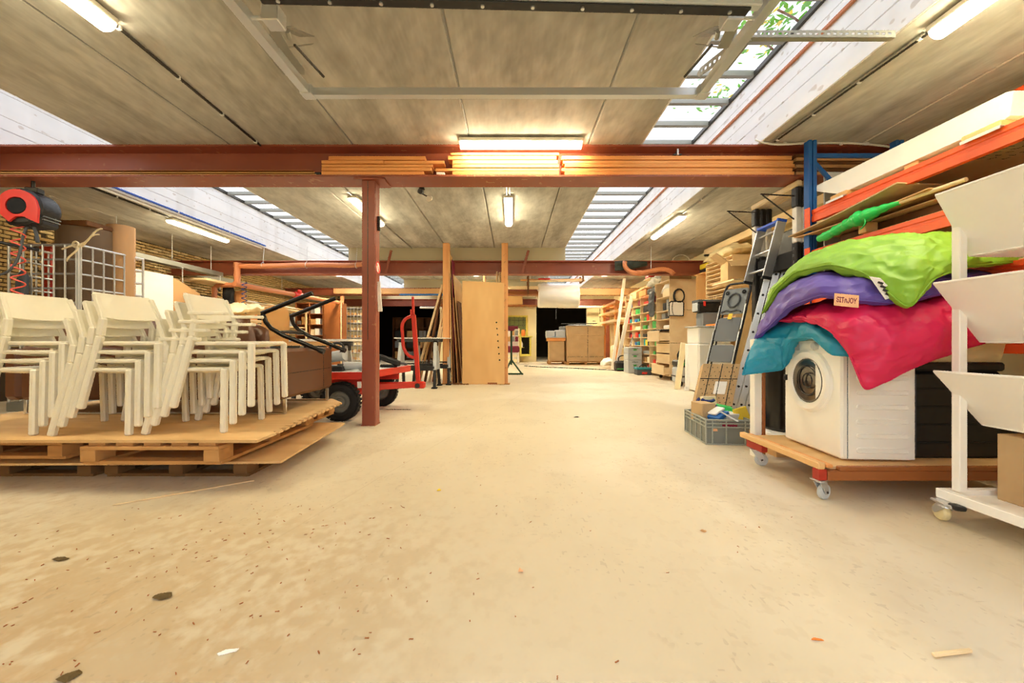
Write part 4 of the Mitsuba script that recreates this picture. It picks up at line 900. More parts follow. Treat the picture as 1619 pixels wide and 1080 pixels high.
for i in range(6): part(k, 'paper', box(-.2 + .17 * (i % 3), -.06 + .17 * (i % 3), .245, .258, 1.0 + .28 * (i // 3), 1.22 + .28 * (i // 3), .002), ['c_tan', 'c_grey', 'maroon', 'c_white', 'c_tan', 'c_grey'][i])
# cardboard boxes on pallets
def carton(x0, x1, y0, y1, z0, z1, label, seam=True, nm='cardboard_container'):
    k = thing(nm, label, 'box')
    part(k, 'body', box(x0, x1, y0, y1, z0, z1, .012), 'cardboard')
    if seam:
        part(k, 'flap', box(x0 - .012, x1 + .012, y0 - .012, y1 + .012, z1 - .40, z1 + .004, .006), 'cardboard')
        part(k, 'seam', cat(box((x0 + x1) / 2 - .006 + .08, (x0 + x1) / 2 + .006 + .08, y0 - .0155, y0 - .012, z0, z1, 0), box(x0, x1, y0 - .004, y0 - .0005, z0 + .20, z0 + .212, 0)), 'print_dark')
    return k
k = carton(2.36, 3.93, 17.0, 18.1, .145, 1.66, 'big cardboard pallet container before the dark opening')
pallet(2.33, 3.95, 16.95, 18.15, 0, 'wooden pallet under the big cardboard container')
k = carton(1.62, 2.28, 17.3, 18.0, .145, 1.02, 'small cardboard container left of the big one', False)
pallet(1.58, 2.36, 17.25, 18.05, 0, 'wooden pallet under the small cardboard container', 2)
obj('orange_board_pile', box(1.55, 2.33, 17.25, 18.0, 1.021, 1.16, .01), 'wood_orange', 'orange boards lying across the small cardboard container', 'boards')
obj('pale_board', box(1.52, 2.33, 17.2, 18.05, 1.161, 1.20, .006), 'grey_light', 'pale grey board on the small container below the crates', 'board')
obj('grey_crate', box(1.50, 1.86, 17.3, 17.9, 1.201, 1.47, .02), 'grey_light', 'pale grey crate left on the small container', 'crate'); obj('grey_crate', box(1.9, 2.32, 17.3, 17.9, 1.201, 1.50, .02), 'grey_light', 'pale grey crate right on the small container', 'crate')
obj('grey_crate', box(2.1, 2.33, 17.4, 17.85, 1.501, 1.66, .02), 'c_grey', 'small grey case on top of the right pale crate', 'crate')
obj('foil_cover', pillow([[(2.4, 17.05, 1.70), (2.4, 18.0, 1.70)], [(3.0, 17.05, 1.70), (3.0, 18.0, 1.72)], [(3.5, 17.02, 1.70), (3.5, 18.0, 1.70)]], .03, 20, 14, .02, 4), 'grey_light', 'wrinkled silver sheet on top of the big cardboard container', 'sheet', smooth=True)
obj('black_rod', cyl((2.1, 17.0, 1.76), (3.7, 17.3, 1.78), .018, 8), 'steel_dark', 'thin dark rod lying on top of the big container', 'rod')
# right partition door leaf and red post
k = thing('cream_door', 'cream sliding door leaf behind the big cardboard container', 'door', (0, 19.5, 0))
part(k, 'leaf', box(3.68, 4.45, -.02, .06, .02, 2.72, .01), 'cream_wall'); part(k, 'handle', box(3.95, 4.08, -.035, -.02, 1.98, 2.01, .004), 'steel_dark'); part(k, 'cable', cyl((4.32, -.03, 1.3), (4.30, -.03, 2.6), .012, 6), 'black_plastic')
struct('steel_column', box(4.56, 4.72, 19.25, 19.4, 0, 2.72, .005), 'red_steel', 'rust-red column at the right end of the far partition')
k = thing('white_roll', 'large white roll hanging under the third ceiling bay before the dark opening', 'roll', (1.64, 14.2, 2.63))
part(k, 'roll', lathe([(0, -.72), (.40, -.72), (.43, -.69), (.43, .69), (.40, .72), (0, .72)], 36, axis='x'), 'white_enamel', 30); part(k, 'hanger', cat(cyl((-.5, 0, .42), (-.5, 0, .67), .012, 6), cyl((.5, 0, .42), (.5, 0, .67), .012, 6)), 'galvanised'); part(k, 'core', cyl((-.76, 0, 0), (.76, 0, 0), .05, 10), 'mdf_brown')
# timber stored high over the back bays
hb = [((-1.0, 14.0, 2.70), (1.1, 14.0, 2.70), .14, .12, 'wood_brown'), ((-1.0, 13.8, 2.86), (.9, 13.8, 2.86), .1, .1, 'wood_pale'), ((.3, 13.9, 3.14), (2.5, 13.9, 3.16), .08, .05, 'wood_orange'), ((.5, 13.7, 3.08), (2.5, 13.7, 3.09), .2, .04, 'wood_pale')]
for i, (a, b, w, h, m) in enumerate(hb): obj('rafter_timber', bar(a, b, w, h, .004), m, ['brown timber', 'pale timber', 'orange batten', 'pale thin board'][i] + ' stored high under the third ceiling bay', 'timber')
obj('red_level', bar((.9, 13.64, 3.13), (1.3, 13.64, 3.14), .08, .06, .01), 'c_red', 'short red case among the timber stored high at the back', 'case')
for i, x in enumerate((-.95, .55, 2.42)): obj('timber_hanger', cat(box(x - .03, x + .03, 13.55, 14.15, 2.61 + (.44 if x > 2 else 0), 2.635 + (.44 if x > 2 else 0), .003), box(x - .03, x + .03, 14.12, 14.15, 2.62 + (.44 if x > 2 else 0), 3.29, .003), box(x - .03, x + .03, 13.55, 13.58, 2.62 + (.44 if x > 2 else 0), 3.29, .003)), 'wood_dark', f'dark wooden hanger carrying the stored timber, {ORD[i]} from the left', 'hanger')
obj('long_carton', box(-.6, .5, 18.6, 19.0, 2.72, 3.2, .02), 'c_tan', 'long tan carton up on the beam over the cream partition', 'carton')
obj('carton_shelf', cat(box(-3.4, 1.2, 18.4, 19.2, 2.66, 2.70, .004), *[cyl((x, 18.45, 2.7), (x, 18.45, 3.3), .012, 6) for x in (-3.3, -1.2, 1.1)]), 'wood_brown', 'hanging wooden shelf above the cream partition', 'shelf')
obj('upper_plank', box(-6.5, -2.0, 14.5, 14.7, 2.74, 2.93, .006), 'mdf_brown', 'long orange timber along the third beam, behind the column', 'timber')
obj('upper_plank', box(1.9, 4.9, 14.5, 14.72, 2.70, 2.93, .006), 'mdf_brown', 'long brown timber along the third beam, right of the white roll', 'timber')
obj('blue_sheet', box(-4.1, -1.6, 14.5, 14.7, 2.69, 2.7395, .006), 'c_blue', 'strip of blue sheet below the orange timber at the back', 'sheet')
obj('white_pipe', cyl((-4.3, 18.6, 2.58), (-1.2, 18.6, 2.58), .05, 10), 'white_paint', 'white pipe across the back left under the far beam', 'pipe', smooth=30)
obj('white_pipe', cyl((2.2, 18.9, 2.64), (5.0, 18.9, 2.64), .06, 10), 'white_paint', 'white pipe across the back right above the cream door', 'pipe', smooth=30)
for x, n in ((-2.85, 'left of the timber post'), (1.35, 'left of the white roll')): obj('knee_brace', bar((x, 14.75, 2.2) if x < 0 else (x - .3, 14.75, 2.35), (x + .7, 14.75, 2.95) if x < 0 else (x + .1, 14.75, 2.95), .1, .12, .004, (0, 1, 0)), 'wood_dark', f'dark slanting brace under the third beam, {n}', 'brace')
# dark store room behind the left opening: shelves barely visible
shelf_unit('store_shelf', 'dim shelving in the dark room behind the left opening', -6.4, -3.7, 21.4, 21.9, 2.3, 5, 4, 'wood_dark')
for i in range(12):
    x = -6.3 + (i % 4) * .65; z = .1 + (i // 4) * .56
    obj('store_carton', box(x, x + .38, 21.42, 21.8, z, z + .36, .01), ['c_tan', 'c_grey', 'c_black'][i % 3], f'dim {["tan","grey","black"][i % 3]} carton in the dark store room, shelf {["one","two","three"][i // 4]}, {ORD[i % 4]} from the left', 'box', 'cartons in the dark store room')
obj('hanging_strap', box(2.14, 2.17, 19.5, 19.53, 2.1, 2.72, 0), 'grey_dark', 'thin strap hanging in the dark opening below the white roll', 'strap')
obj('floor_cable', tube(curve([(.5, 16.2, .012), (1.0, 15.6, .012), (2.0, 14.9, .012), (3.2, 14.0, .012), (4.0, 13.0, .012)], 30), .014, 6), 'black_plastic', 'black cable lying across the floor at the back of the aisle', 'cable', smooth=True)
# ================================================================= right wall, back to front
# tall shelving with pigeonholes facing the aisle
def side_shelves(name, label, xf, xb, y0, y1, z0, z1, cols, rows, m):
    k = thing(name, label, 'shelving')
    for i in range(cols + 1): part(k, 'upright', box(xf, xb, y0 + (y1 - y0) * i / cols - .012, y0 + (y1 - y0) * i / cols + .012, 0, z1, .002), m)
    for c in range(cols):
        a, b = y0 + (y1 - y0) * c / cols + .012, y0 + (y1 - y0) * (c + 1) / cols - .012
        for r in range(rows + 1): z = z0 + (z1 - .02 - z0) * r / rows; part(k, 'shelf', box(xf + .004, xb, a, b, z - .009, z + .009, .001), m)
    part(k, 'back_panel', box(xb, xb + .012, y0, y1, .02, z1, .001), m)
    return k
PC = [('c_green', 'green'), ('c_teal', 'teal'), ('c_red', 'red'), ('c_white', 'white'), ('c_black', 'black'), ('c_grey', 'grey'), ('c_tan', 'tan'), ('c_blue', 'blue'), ('c_yellow', 'yellow'), ('c_cream', 'cream'), ('maroon', 'maroon')]
side_shelves('pigeonhole_shelving', 'tall pale wooden shelving full of small goods along the right wall', 4.12, 4.62, 11.1, 14.5, .1, 2.42, 4, 9, 'wood_pale')
want = {(2, 6): 0, (2, 7): 0, (3, 7): 2, (2, 4): 1, (2, 3): 2, (1, 4): 9, (0, 5): 10, (0, 2): 5, (1, 3): 4, (2, 5): 9, (3, 4): 4}
for c in range(4):
    for r in range(9):
        z = .1 + (2.40 - .1) * r / 9 + .010
        y0 = 11.1 + .85 * c + .05
        nn = int(rng.integers(1, 4)); w = .74 / nn
        for j in range(nn):
            ci = want.get((c, r), int(rng.integers(len(PC)))) if j == 0 else int(rng.integers(len(PC)))
            h = rng.uniform(.09, .22)
            obj('shelf_box', box(4.14 + rng.uniform(0, .08), 4.5, y0 + j * w, y0 + j * w + w * rng.uniform(.6, .9), z, z + h, .005), PC[ci][0],
                f'small {PC[ci][1]} pack in the pigeonholes, {ORD[r]} row up, {ORD[c]} column from front' + (f', {ORD[j]} there' if nn > 1 else ''), 'box', 'goods in the pigeonhole shelving')
for i, (y, z, m, n) in enumerate([(11.4, 2.42, 'c_black', 'black'), (12.2, 2.42, 'wood_orange', 'orange'), (13.2, 2.42, 'wood_pale', 'pale')]):
    obj('shelf_top_load', box(4.1, 4.6, y, y + .7, z + .001, z + .16 + .04 * i, .02), m, f'{n} load on top of the pigeonhole shelving, {ORD[i]} from the plywood cabinet', 'load')
obj('hanging_gloves', pillow([[(4.05, 11.35, 1.75), (4.05, 11.3, 2.42)], [(4.05, 11.55, 1.7), (4.05, 11.55, 2.46)], [(4.05, 11.75, 1.8), (4.05, 11.8, 2.42)]], .04, 20, 18, .06, 6), 'grey_dark', 'dark grey straps hanging from the top of the pigeonhole shelving', 'straps', smooth=True)
for i in range(5): obj('long_timber', bar((4.15 + .07 * i, 11.2, 2.70 + .045 * (i % 3)), (4.2 + .07 * i, 15.2, 2.64 + .05 * (i % 3)), .06, .04, .003), ['wood_pale', 'wood_orange', 'wood_board'][i % 3], f'long timber lying high above the pigeonhole shelving, {ORD[i]} from the aisle', 'timber', 'timbers above the pigeonhole shelving')
obj('timber_bearer', cat(box(4.1, 4.65, 11.4, 11.46, 2.62, 2.66, .003), box(4.1, 4.65, 14.4, 14.46, 2.58, 2.62, .003), *[box(x, x + .05, y, y + .05, 2.42, 2.63, .002) for x in (4.1, 4.55) for y in (11.4, 14.4)]), 'wood_pale', 'wooden bearers above the pigeonhole shelving', 'bearer')
# timber rack at the far right
k = thing('timber_rack', 'wooden rack of offcuts at the far end of the right wall', 'rack')
for y in (15.3, 17.2): part(k, 'post', box(3.95, 4.05, y, y + .08, 0, 2.6, .004), 'wood_orange')
for z in (1.75, 2.1, 2.45): part(k, 'arm', cat(box(3.9, 4.95, 15.3, 15.38, z - .05, z, .003), box(3.9, 4.95, 17.2, 17.28, z - .05, z, .003)), 'wood_board')
for i in range(14):
    z = (1.75, 2.1, 2.45)[i % 3]; x = 3.95 + (i // 3) * .19
    obj('stored_timber', bar((x, 14.9 + rng.uniform(0, .3), z + .05), (x + rng.uniform(-.05, .1), 17.6, z + .05), .13, .09, .004), ['wood_pale', 'wood_board', 'wood_orange'][i % 3], f'stored timber on the far right rack, {["lower", "middle", "upper"][i % 3]} arm, {ORD[i // 3]} from the aisle', 'timber', 'timber on the far right rack')
for i, (x, m) in enumerate([(4.05, 'wood_pale'), (4.25, 'c_cream'), (4.42, 'wood_dark'), (4.6, 'wood_pale')]): obj('upright_plank', bar((x, 15.9, 0), (x + .06, 16.4, 1.7), .12, .03, .003, (0, 1, 0)), m, f'plank standing upright under the far right rack, {ORD[i]} from the aisle', 'plank')
obj('pale_sack', pillow([[(3.9, 15.8, .12), (3.9, 15.8, .8)], [(4.2, 15.7, .1), (4.2, 15.8, .85)], [(4.6, 15.8, .1), (4.6, 15.9, .6)]], .18, 24, 18, .06, 7), 'c_cream', 'cream sack slumped under the far right rack', 'sack', smooth=True)
obj('white_plastic_heap', pillow([[(3.35, 14.6, .1), (3.35, 15.2, .1)], [(3.55, 14.55, .28), (3.6, 15.2, .34)], [(3.85, 14.6, .22), (3.85, 15.2, .25)], [(4.1, 14.6, .08), (4.1, 15.2, .08)]], .09, 34, 26, .10, 13), 'foam_white', 'crumpled white plastic heap on the floor by the big cardboard box', 'plastic', smooth=True)
# two white planks leaning as an A, and a silver pole
obj('white_lath', bar((3.60, 14.3, .0), (3.95, 14.0, 3.22), .10, .05, .004, (0, 1, 0)), 'white_paint', 'taller of two white planks leaning together before the right shelves', 'plank')
obj('white_lath', bar((3.62, 13.9, .0), (4.09, 13.6, 2.55), .12, .05, .004, (0, 1, 0)), 'white_paint', 'shorter of two white planks leaning together before the right shelves', 'plank')
obj('silver_pole', cyl((3.85, 13.7, .0), (4.08, 13.4, 1.25), .025, 10), 'aluminium', 'short silver pole leaning beside the white planks', 'pole', smooth=30)
# floor goods before the shelving
k = thing('tool_bag', 'black and green tool bag on the floor by the white planks', 'bag', (3.78, 13.55, 0))
part(k, 'body', box(-.28, .25, -.2, .2, 0, .34, .06), 'black_plastic', 30); part(k, 'stripe', box(-.27, .24, -.207, -.2, .06, .10, .002), 'c_green'); part(k, 'handle', tube(curve([(-.15, 0, .33), (-.1, 0, .5), (.1, 0, .5), (.15, 0, .33)], 12), .02, 6), 'black_matte', True)
for i in range(3):
    k = thing('tool_case', ['lowest', 'middle', 'top'][i] + ' grey tool case of the stack before the pigeonhole shelving', 'case', (3.86, 12.75, [0, .42, .62][i]), 0, 'stacked grey tool cases')
    hh = [.418, .198, .20][i]
    part(k, 'body', box(-.22, .22, -.25, .25, 0, hh, .015), 'grey_light'); part(k, 'latch', sbox(0, -.256, hh * .6, .1, .012, .05, .004), 'c_green'); part(k, 'handle', sbox(0, -.258, hh * .85, .2, .014, .025, .004), 'grey_plastic')
k = thing('toolbox', 'low teal and black toolbox with a red clasp on the floor', 'toolbox', (3.96, 12.0, 0))
part(k, 'body', box(-.24, .2, -.15, .15, 0, .16, .015), 'grey_dark'); part(k, 'lid', box(-.25, .21, -.16, .16, .161, .22, .015), 'c_teal'); part(k, 'clasp', box(-.1, .06, -.164, -.15, .03, .09, .003), 'c_red'); part(k, 'handle', tube(curve([(-.12, 0, .22), (-.08, 0, .28), (.05, 0, .28), (.09, 0, .22)], 10), .012, 6), 'black_plastic', True)
# plywood cabinet with drawers
k = thing('plywood_cabinet', 'tall plywood cabinet with open shelves above and drawers below', 'cabinet')
xf, xb, y0, y1, z1 = 4.0, 4.93, 10.12, 11.05, 2.59
part(k, 'side', box(xf, xb, y0, y0 + .02, .11, z1, .002), 'wood_pale'); part(k, 'side', box(xf, xb, y1 - .02, y1, .11, z1, .002), 'wood_pale'); part(k, 'back', box(xb - .02, xb, y0 + .02, y1 - .02, .11, z1, 0), 'wood_pale')
part(k, 'top', box(xf, xb - .021, y0 + .021, y1 - .021, z1 - .022, z1, .002), 'wood_pale'); part(k, 'bottom', box(xf, xb - .021, y0 + .021, y1 - .021, .11, .13, .002), 'wood_pale')
part(k, 'panel_joint', cat(box(xf, xb, y0 - .0012, y0, 1.80, 1.806, 0), box(xf, xb, y0 - .0012, y0, .955, .961, 0), box(4.45, 4.456, y0 - .0012, y0, .12, .955, 0)), 'print_dark')
for z in (2.17, 1.80, 1.58, 1.32, .98): part(k, 'shelf', box(xf, xb - .021, y0 + .021, y1 - .021, z - .01, z + .01, .002), 'wood_pale')
for z, h, o in ((1.0, .28, .26), (.70, .25, 0), (.42, .25, 0), (.135, .25, .14)):
    d = part(k, 'drawer', cat(box(xf - o, xf - o + .02, y0 + .03, y1 - .03, z, z + h, .003), box(xf - o + .02, xb - o - .1, y0 + .035, y0 + .05, z + .02, z + h - .05, 0), box(xf - o + .02, xb - o - .1, y1 - .05, y1 - .035, z + .02, z + h - .05, 0), box(xf - o + .02, xb - o - .1, y0 + .05, y1 - .05, z + .02, z + .035, 0)), 'wood_pale')
for x in (4.1, 4.85):
    for y in (10.2, 10.97): part(k, 'castor', cat(cyl((x, y - .015, .04), (x, y + .015, .04), .04, 12), sbox(x, y, .09, .06, .06, .04)), 'black_plastic')
for i, (y, z, w, h, m, n) in enumerate([(10.25, 2.18, .5, .22, 'c_cream', 'cream sack'), (10.2, 1.81, .12, .26, 'c_grey', 'grey canister'), (10.36, 1.81, .14, .3, 'c_grey', 'tall grey canister'), (10.56, 1.81, .18, .22, 'c_black', 'black machine'), (10.3, 1.59, .2, .16, 'c_black', 'black drill'), (10.6, 1.59, .22, .17, 'c_grey', 'grey drill'), (10.3, 1.33, .4, .1, 'c_white', 'white tray')]):
    obj('cabinet_item', box(4.06, 4.4, y, y + w, z + .001, z + h, .02), m, f'{n} on the shelves of the plywood cabinet', 'tool')
obj('plastic_bag', pillow([[(4.06, 10.2, 2.3), (4.3, 10.2, 2.3)], [(4.04, 10.45, 2.42), (4.3, 10.5, 2.46)], [(4.05, 10.85, 2.3), (4.3, 10.9, 2.28)]], .08, 20, 18, .05, 3), 'foam_white', 'white plastic bag on the top shelf of the plywood cabinet', 'bag', smooth=True)
obj('black_papers', box(3.8, 4.1, 10.2, 10.9, 1.281, 1.31, .004), 'c_black', 'dark thing lying on the open drawer of the plywood cabinet', 'tray')
k = thing('hanging_bag', 'black framed white bag with cable loop hanging on the side of the plywood cabinet', 'bag', (4.12, 10.05, 1.85))
fr = [(-.16 + .0, -.20), (.20, -.20), (.21, .12), (.17, .16), (-.11, .16), (-.16, .12)]
part(k, 'panel', prism(fr, .05, (0, .05, 0), (1, 0, 0), (0, 0, 1)), 'white_paint'); part(k, 'frame', tube([(u, -.005, z) for u, z in fr], .015, 8, True), 'black_plastic')
part(k, 'strap', tube(curve([(-.06, -.01, .15), (-.09, -.02, 0), (-.05, -.01, -.18)], 10), .008, 5), 'black_plastic', True)
part(k, 'cable_loop', cat(*[tube([(.1 + (.12 + .01 * j) * math.cos(a), .0 + .012 * j, .30 + (.16 + .01 * j) * math.sin(a)) for a in np.linspace(0, 2 * PI, 26)[:-1]], .012, 6, True) for j in range(3)]), 'black_plastic', True)
part(k, 'hook', cyl((.1, .065, .47), (.1, -.02, .47), .012, 8), 'steel_dark')
# load on top of it
k = thing('cable_carton', 'open cardboard box with a white cable tangle on the plywood cabinet', 'box', (4.3, 10.45, 2.592))
part(k, 'body', cat(box(-.28, .28, -.28, -.265, 0, .4, .002), box(-.28, .28, .265, .28, 0, .4, .002), box(-.28, -.265, -.265, .265, 0, .4, .002), box(.265, .28, -.265, .265, 0, .4, .002), box(-.265, .265, -.265, .265, 0, .02, 0)), 'cardboard')
tt = np.linspace(0, 1, 160)
obj('cable_tangle', tube(np.stack([4.38 + .18 * np.sin(tt * 61), 10.12 + .03 * np.cos(tt * 40), 2.86 + .13 * np.sin(tt * 47 + 1)], -1), .011, 5), 'c_white', 'tangle of white cables hanging over the cardboard box', 'cables', smooth=True)
obj('cable_hoop', tube([(4.33 + .24 * math.cos(a), 10.2, 3.0 + .22 * math.sin(a)) for a in np.linspace(-.2, 1.1 * PI, 22)], .012, 6), 'c_white', 'white cable hoop arching above the cardboard box', 'cable', smooth=True)
obj('white_sack', pillow([[(3.98, 10.7, 2.68), (4.5, 10.7, 2.68)], [(3.95, 11.2, 2.72), (4.5, 11.2, 2.7)], [(4.0, 11.9, 2.66), (4.5, 11.9, 2.66)]], .12, 24, 18, .08, 9), 'foam_white', 'white plastic sack left of the cable box on the cabinet', 'sack', smooth=True)
obj('red_case', box(4.0, 4.4, 11.6, 12.0, 2.86, 2.98, .04), 'c_red', 'red case behind the white sack up on the shelves', 'case')
obj('case_bearer', box(3.98, 4.5, 11.5, 12.1, 2.835, 2.859, .002), 'wood_pale', 'small board under the red case', 'board')
k = thing('yellow_case', 'yellow and black machine case on a board right of the cable box', 'case', (4.72, 9.50, 2.62))
part(k, 'lid', box(-.16, .2, -.2, .2, .12, .24, .02), 'c_yellow'); part(k, 'body', box(-.16, .2, -.2, .2, 0, .119, .02), 'black_plastic')
obj('case_board', box(4.45, 4.95, 9.26, 9.74, 2.595, 2.619, .003), 'wood_board', 'board under the yellow and black case', 'board')
k = thing('orange_bend', 'orange drain pipe bend below the middle beam on the right', 'pipe')
part(k, 'pipe', tube(curve([(2.72, 9.6, 2.93), (2.74, 9.6, 2.78), (2.86, 9.6, 2.68), (3.1, 9.6, 2.65), (3.9, 9.6, 2.62)], 24), .055, 12), 'orange_pipe', True)
part(k, 'joint', cyl((3.0, 9.6, 2.655), (3.12, 9.6, 2.65), .068, 12), 'orange_pipe', 30); part(k, 'hanger', cyl((3.35, 9.6, 2.7), (3.35, 9.6, 3.29), .008, 5), 'galvanised')
obj('dark_bundle', pillow([[(2.5, 9.68, 2.72), (2.5, 9.68, 2.95)], [(2.9, 9.7, 2.76), (2.9, 9.7, 2.97)], [(3.3, 9.7, 2.85), (3.3, 9.7, 2.95)]], .035, 20, 14, .05, 11), 'bundle_dark', 'dark green bundle stuffed on the beam beside the orange bend', 'bundle', smooth=True)
# vacuum cleaner, leaning white panels, fridge with box
k = thing('workshop_vacuum', 'white and grey workshop vacuum with green clips before the drawers', 'vacuum', (3.92, 9.1, 0))
part(k, 'tank', box(-.2, .2, -.2, .2, .06, .42, .04), 'grey_light', 30); part(k, 'head', box(-.2, .2, -.2, .2, .421, .58, .04), 'black_plastic', 30); part(k, 'clip', cat(sbox(-.1, -.2, .5, .07, .02, .08), sbox(.1, -.2, .5, .07, .02, .08)), 'c_green')
part(k, 'hose', tube(curve([(-.1, 0, .58), (-.05, 0, .8), (.12, .02, .82), (.2, .02, .68), (.1, -.1, .60)], 22), .028, 8), 'black_matte', True)
part(k, 'wheel', cat(cyl((-.16, -.21, .06), (-.16, -.17, .06), .06, 12), cyl((.16, -.21, .06), (.16, -.17, .06), .06, 12)), 'black_plastic')
part(k, 'bumper', cat(box(-.21, .21, -.21, .21, .2, .23, .004)), 'steel_dark')
obj('leaning_strip', bar((3.44, 8.3, 0), (3.66, 8.5, .97), .12, .025, .003, (0, 1, 0)), 'c_cream', 'pale greenish panel strip leaning on the white fridge', 'panel')
obj('leaning_strip', bar((3.53, 8.05, 0), (3.64, 8.15, .95), .08, .03, .003, (0, 1, 0)), 'white_panel', 'white panel strip leaning on the left of the white fridge', 'panel')
k = thing('white_fridge', 'white fridge between the vacuum and the black stepladder', 'fridge', (3.95, 8.0, 0))
part(k, 'body', box(-.35, .33, -.28, .3, .03, .95, .01), 'white_enamel'); part(k, 'door', box(-.34, .32, -.33, -.285, .05, .94, .012), 'white_enamel'); part(k, 'handle', sbox(.05, -.34, .9, .36, .02, .03, .005), 'wood_brown'); part(k, 'foot', cat(sbox(-.28, -.2, .015, .06, .06, .03), sbox(.26, -.2, .015, .06, .06, .03)), 'black_plastic')
k = thing('white_machine', 'white box with a dark window panel on top of the fridge', 'machine', (3.95, 8.0, .952))
part(k, 'body', box(-.33, .3, -.28, .25, 0, .33, .02), 'white_enamel'); part(k, 'window', box(-.04, .26, -.286, -.28, .06, .25, .004), 'grey_plastic'); part(k, 'lid', box(-.37, .02, -.3, .27, .331, .35, .004), 'grey_light')
obj('red_pad', box(3.98, 4.3, 7.75, 8.2, 1.305, 1.35, .015), 'c_orange', 'flat reddish pad on the white box above the fridge', 'pad')
# wall shelving behind the fridge, slanted pigeonholes
side_shelves('plywood_shelf', 'lower plywood shelf unit on the right wall behind the fridge', 4.42, 4.93, 7.9, 9.4, .1, 1.98, 2, 4, 'wood_pale')
k = thing('sheet_rack', 'plywood rack with narrow shelves facing the aisle, above the black toolbox', 'rack')
part(k, 'side', box(4.4, 4.93, 7.95, 7.97, 1.985, 2.74, .002), 'wood_pale'); part(k, 'side', box(4.4, 4.93, 9.03, 9.05, 1.985, 2.74, .002), 'wood_pale'); part(k, 'divider', box(4.41, 4.93, 8.2, 8.215, 2.5, 2.72, .001), 'wood_pale')
for z in np.linspace(1.997, 2.73, 9): part(k, 'shelf', box(4.4, 4.93, 7.971, 9.029, z - .009, z + .009, .001), 'wood_pale')
part(k, 'back', box(4.91, 4.93, 7.97, 9.03, 2.0, 2.72, 0), 'wood_ply')
obj('tall_plywood', box(4.40, 4.93, 9.5, 9.53, 0, 2.59, .002), 'wood_board', 'tall plywood panel between the cabinet and the narrow-shelf rack', 'panel')
k = thing('black_toolbox', 'black toolbox with a red clasp on the wall shelf behind the stepladder', 'toolbox', (4.13, 8.5, 1.621))
part(k, 'body', box(-.22, .26, -.15, .15, 0, .2, .02), 'black_plastic'); part(k, 'lid', box(-.23, .27, -.155, .155, .201, .26, .02), 'grey_dark'); part(k, 'clasp', sbox(-.1, -.16, .17, .05, .02, .1), 'c_red'); part(k, 'side_panel', box(-.234, -.22, -.12, .12, .02, .2, .003), 'grey_light')
obj('stone_slab', box(3.98, 4.39, 8.36, 8.64, 1.2785, 1.62, .03), 'grey_tread', 'rough grey block under the black toolbox', 'block')
obj('block_table', cat(box(3.92, 4.41, 8.33, 8.68, 1.24, 1.278, .003), *[box(x, x + .05, y, y + .05, 0, 1.24, .002) for x in (3.93, 4.35) for y in (8.34, 8.62)]), 'wood_pale', 'small wooden stand under the grey block', 'stand')
k = thing('open_carton', 'open cardboard box with raised flaps above the black stepladder', 'box', (4.32, 7.5, 2.125), -12)
part(k, 'body', cat(box(-.3, .3, -.22, -.208, 0, .36, 0), box(-.3, .3, .208, .22, 0, .36, 0), box(-.3, -.288, -.208, .208, 0, .36, 0), box(.288, .3, -.208, .208, 0, .36, 0), box(-.288, .288, -.208, .208, 0, .012, 0)), 'cardboard')
part(k, 'flap', rot(box(-.55, -.3, -.21, .21, .352, .36, 0), 40, 'y', (-.3, 0, .36)), 'cardboard'); part(k, 'flap', rot(box(.3, .55, -.21, .21, .352, .36, 0), -60, 'y', (.3, 0, .36)), 'cardboard'); part(k, 'flap', rot(box(-.29, .29, -.44, -.22, .352, .36, 0), 35, 'x', (0, -.22, .36)), 'cardboard')
obj('carton_shelf', cat(box(3.95, 4.95, 7.1, 7.88, 2.09, 2.122, .003), *[box(4.85, 4.9, y, y + .05, 0, 2.09, .002) for y in (7.12, 7.82)]), 'wood_pale', 'wall shelf carrying the open cardboard box', 'shelf')
obj('cloth_bundle', pillow([[(4.35, 7.85, 2.84), (4.9, 7.85, 2.84)], [(4.35, 8.3, 2.88), (4.9, 8.3, 2.88)], [(4.35, 8.75, 2.86), (4.9, 8.75, 2.86)], [(4.4, 9.2, 2.82), (4.9, 9.2, 2.82)]], .10, 36, 22, .09, 21), 'c_cream', 'beige cloth bundle on top of the narrow-shelf rack', 'cloth', smooth=True)
obj('long_timber_rail', box(4.62, 4.8, 5.4, 9.6, 3.06, 3.2, .004), 'wood_pale', 'long pale timber high along the right wall', 'timber')
for i, y in enumerate((5.6, 7.5, 9.4)): obj('timber_bracket', box(4.55, 4.999, y, y + .06, 3.02, 3.06, .003), 'steel_dark', f'bracket under the pale wall timber, {ORD[i]} from the front', 'bracket', 'brackets of the wall timber')
# ---------------------------------------------------------------- stepladder and ladders
def lframe(b, t, wv):
    """axes of a ladder: base of the near rail, its top, vector to the far rail"""
    b, t, wv = A(*b), A(*t), A(*wv)
    return b, t, wv, np.cross(wv, t - b) / np.linalg.norm(np.cross(wv, t - b))
b, t_, wv, nn = lframe((3.05, 5.80, .0), (3.62, 6.0, 1.9), (-.2, .35, 0))
if nn[0] > 0: nn = -nn
k = thing('stepladder', 'folded black stepladder with grey treads leaning beside the fridge', 'ladder')
P = lambda u, w, o=0.0: b + (t_ - b) * u + wv * w + nn * o
part(k, 'front_frame', tube([P(0, 0), P(.5, 0), P(.94, 0), P(.985, .06), P(1.0, .16), P(1.0, .84), P(.985, .94), P(.94, 1), P(.5, 1), P(0, 1)], .017, 10), 'black_plastic', 30)
part(k, 'rear_frame', tube([P(.02, .06, -.07), P(.8, .06, -.05), P(.8, .94, -.05), P(.02, .94, -.07)], .014, 8), 'steel_dark', 30)
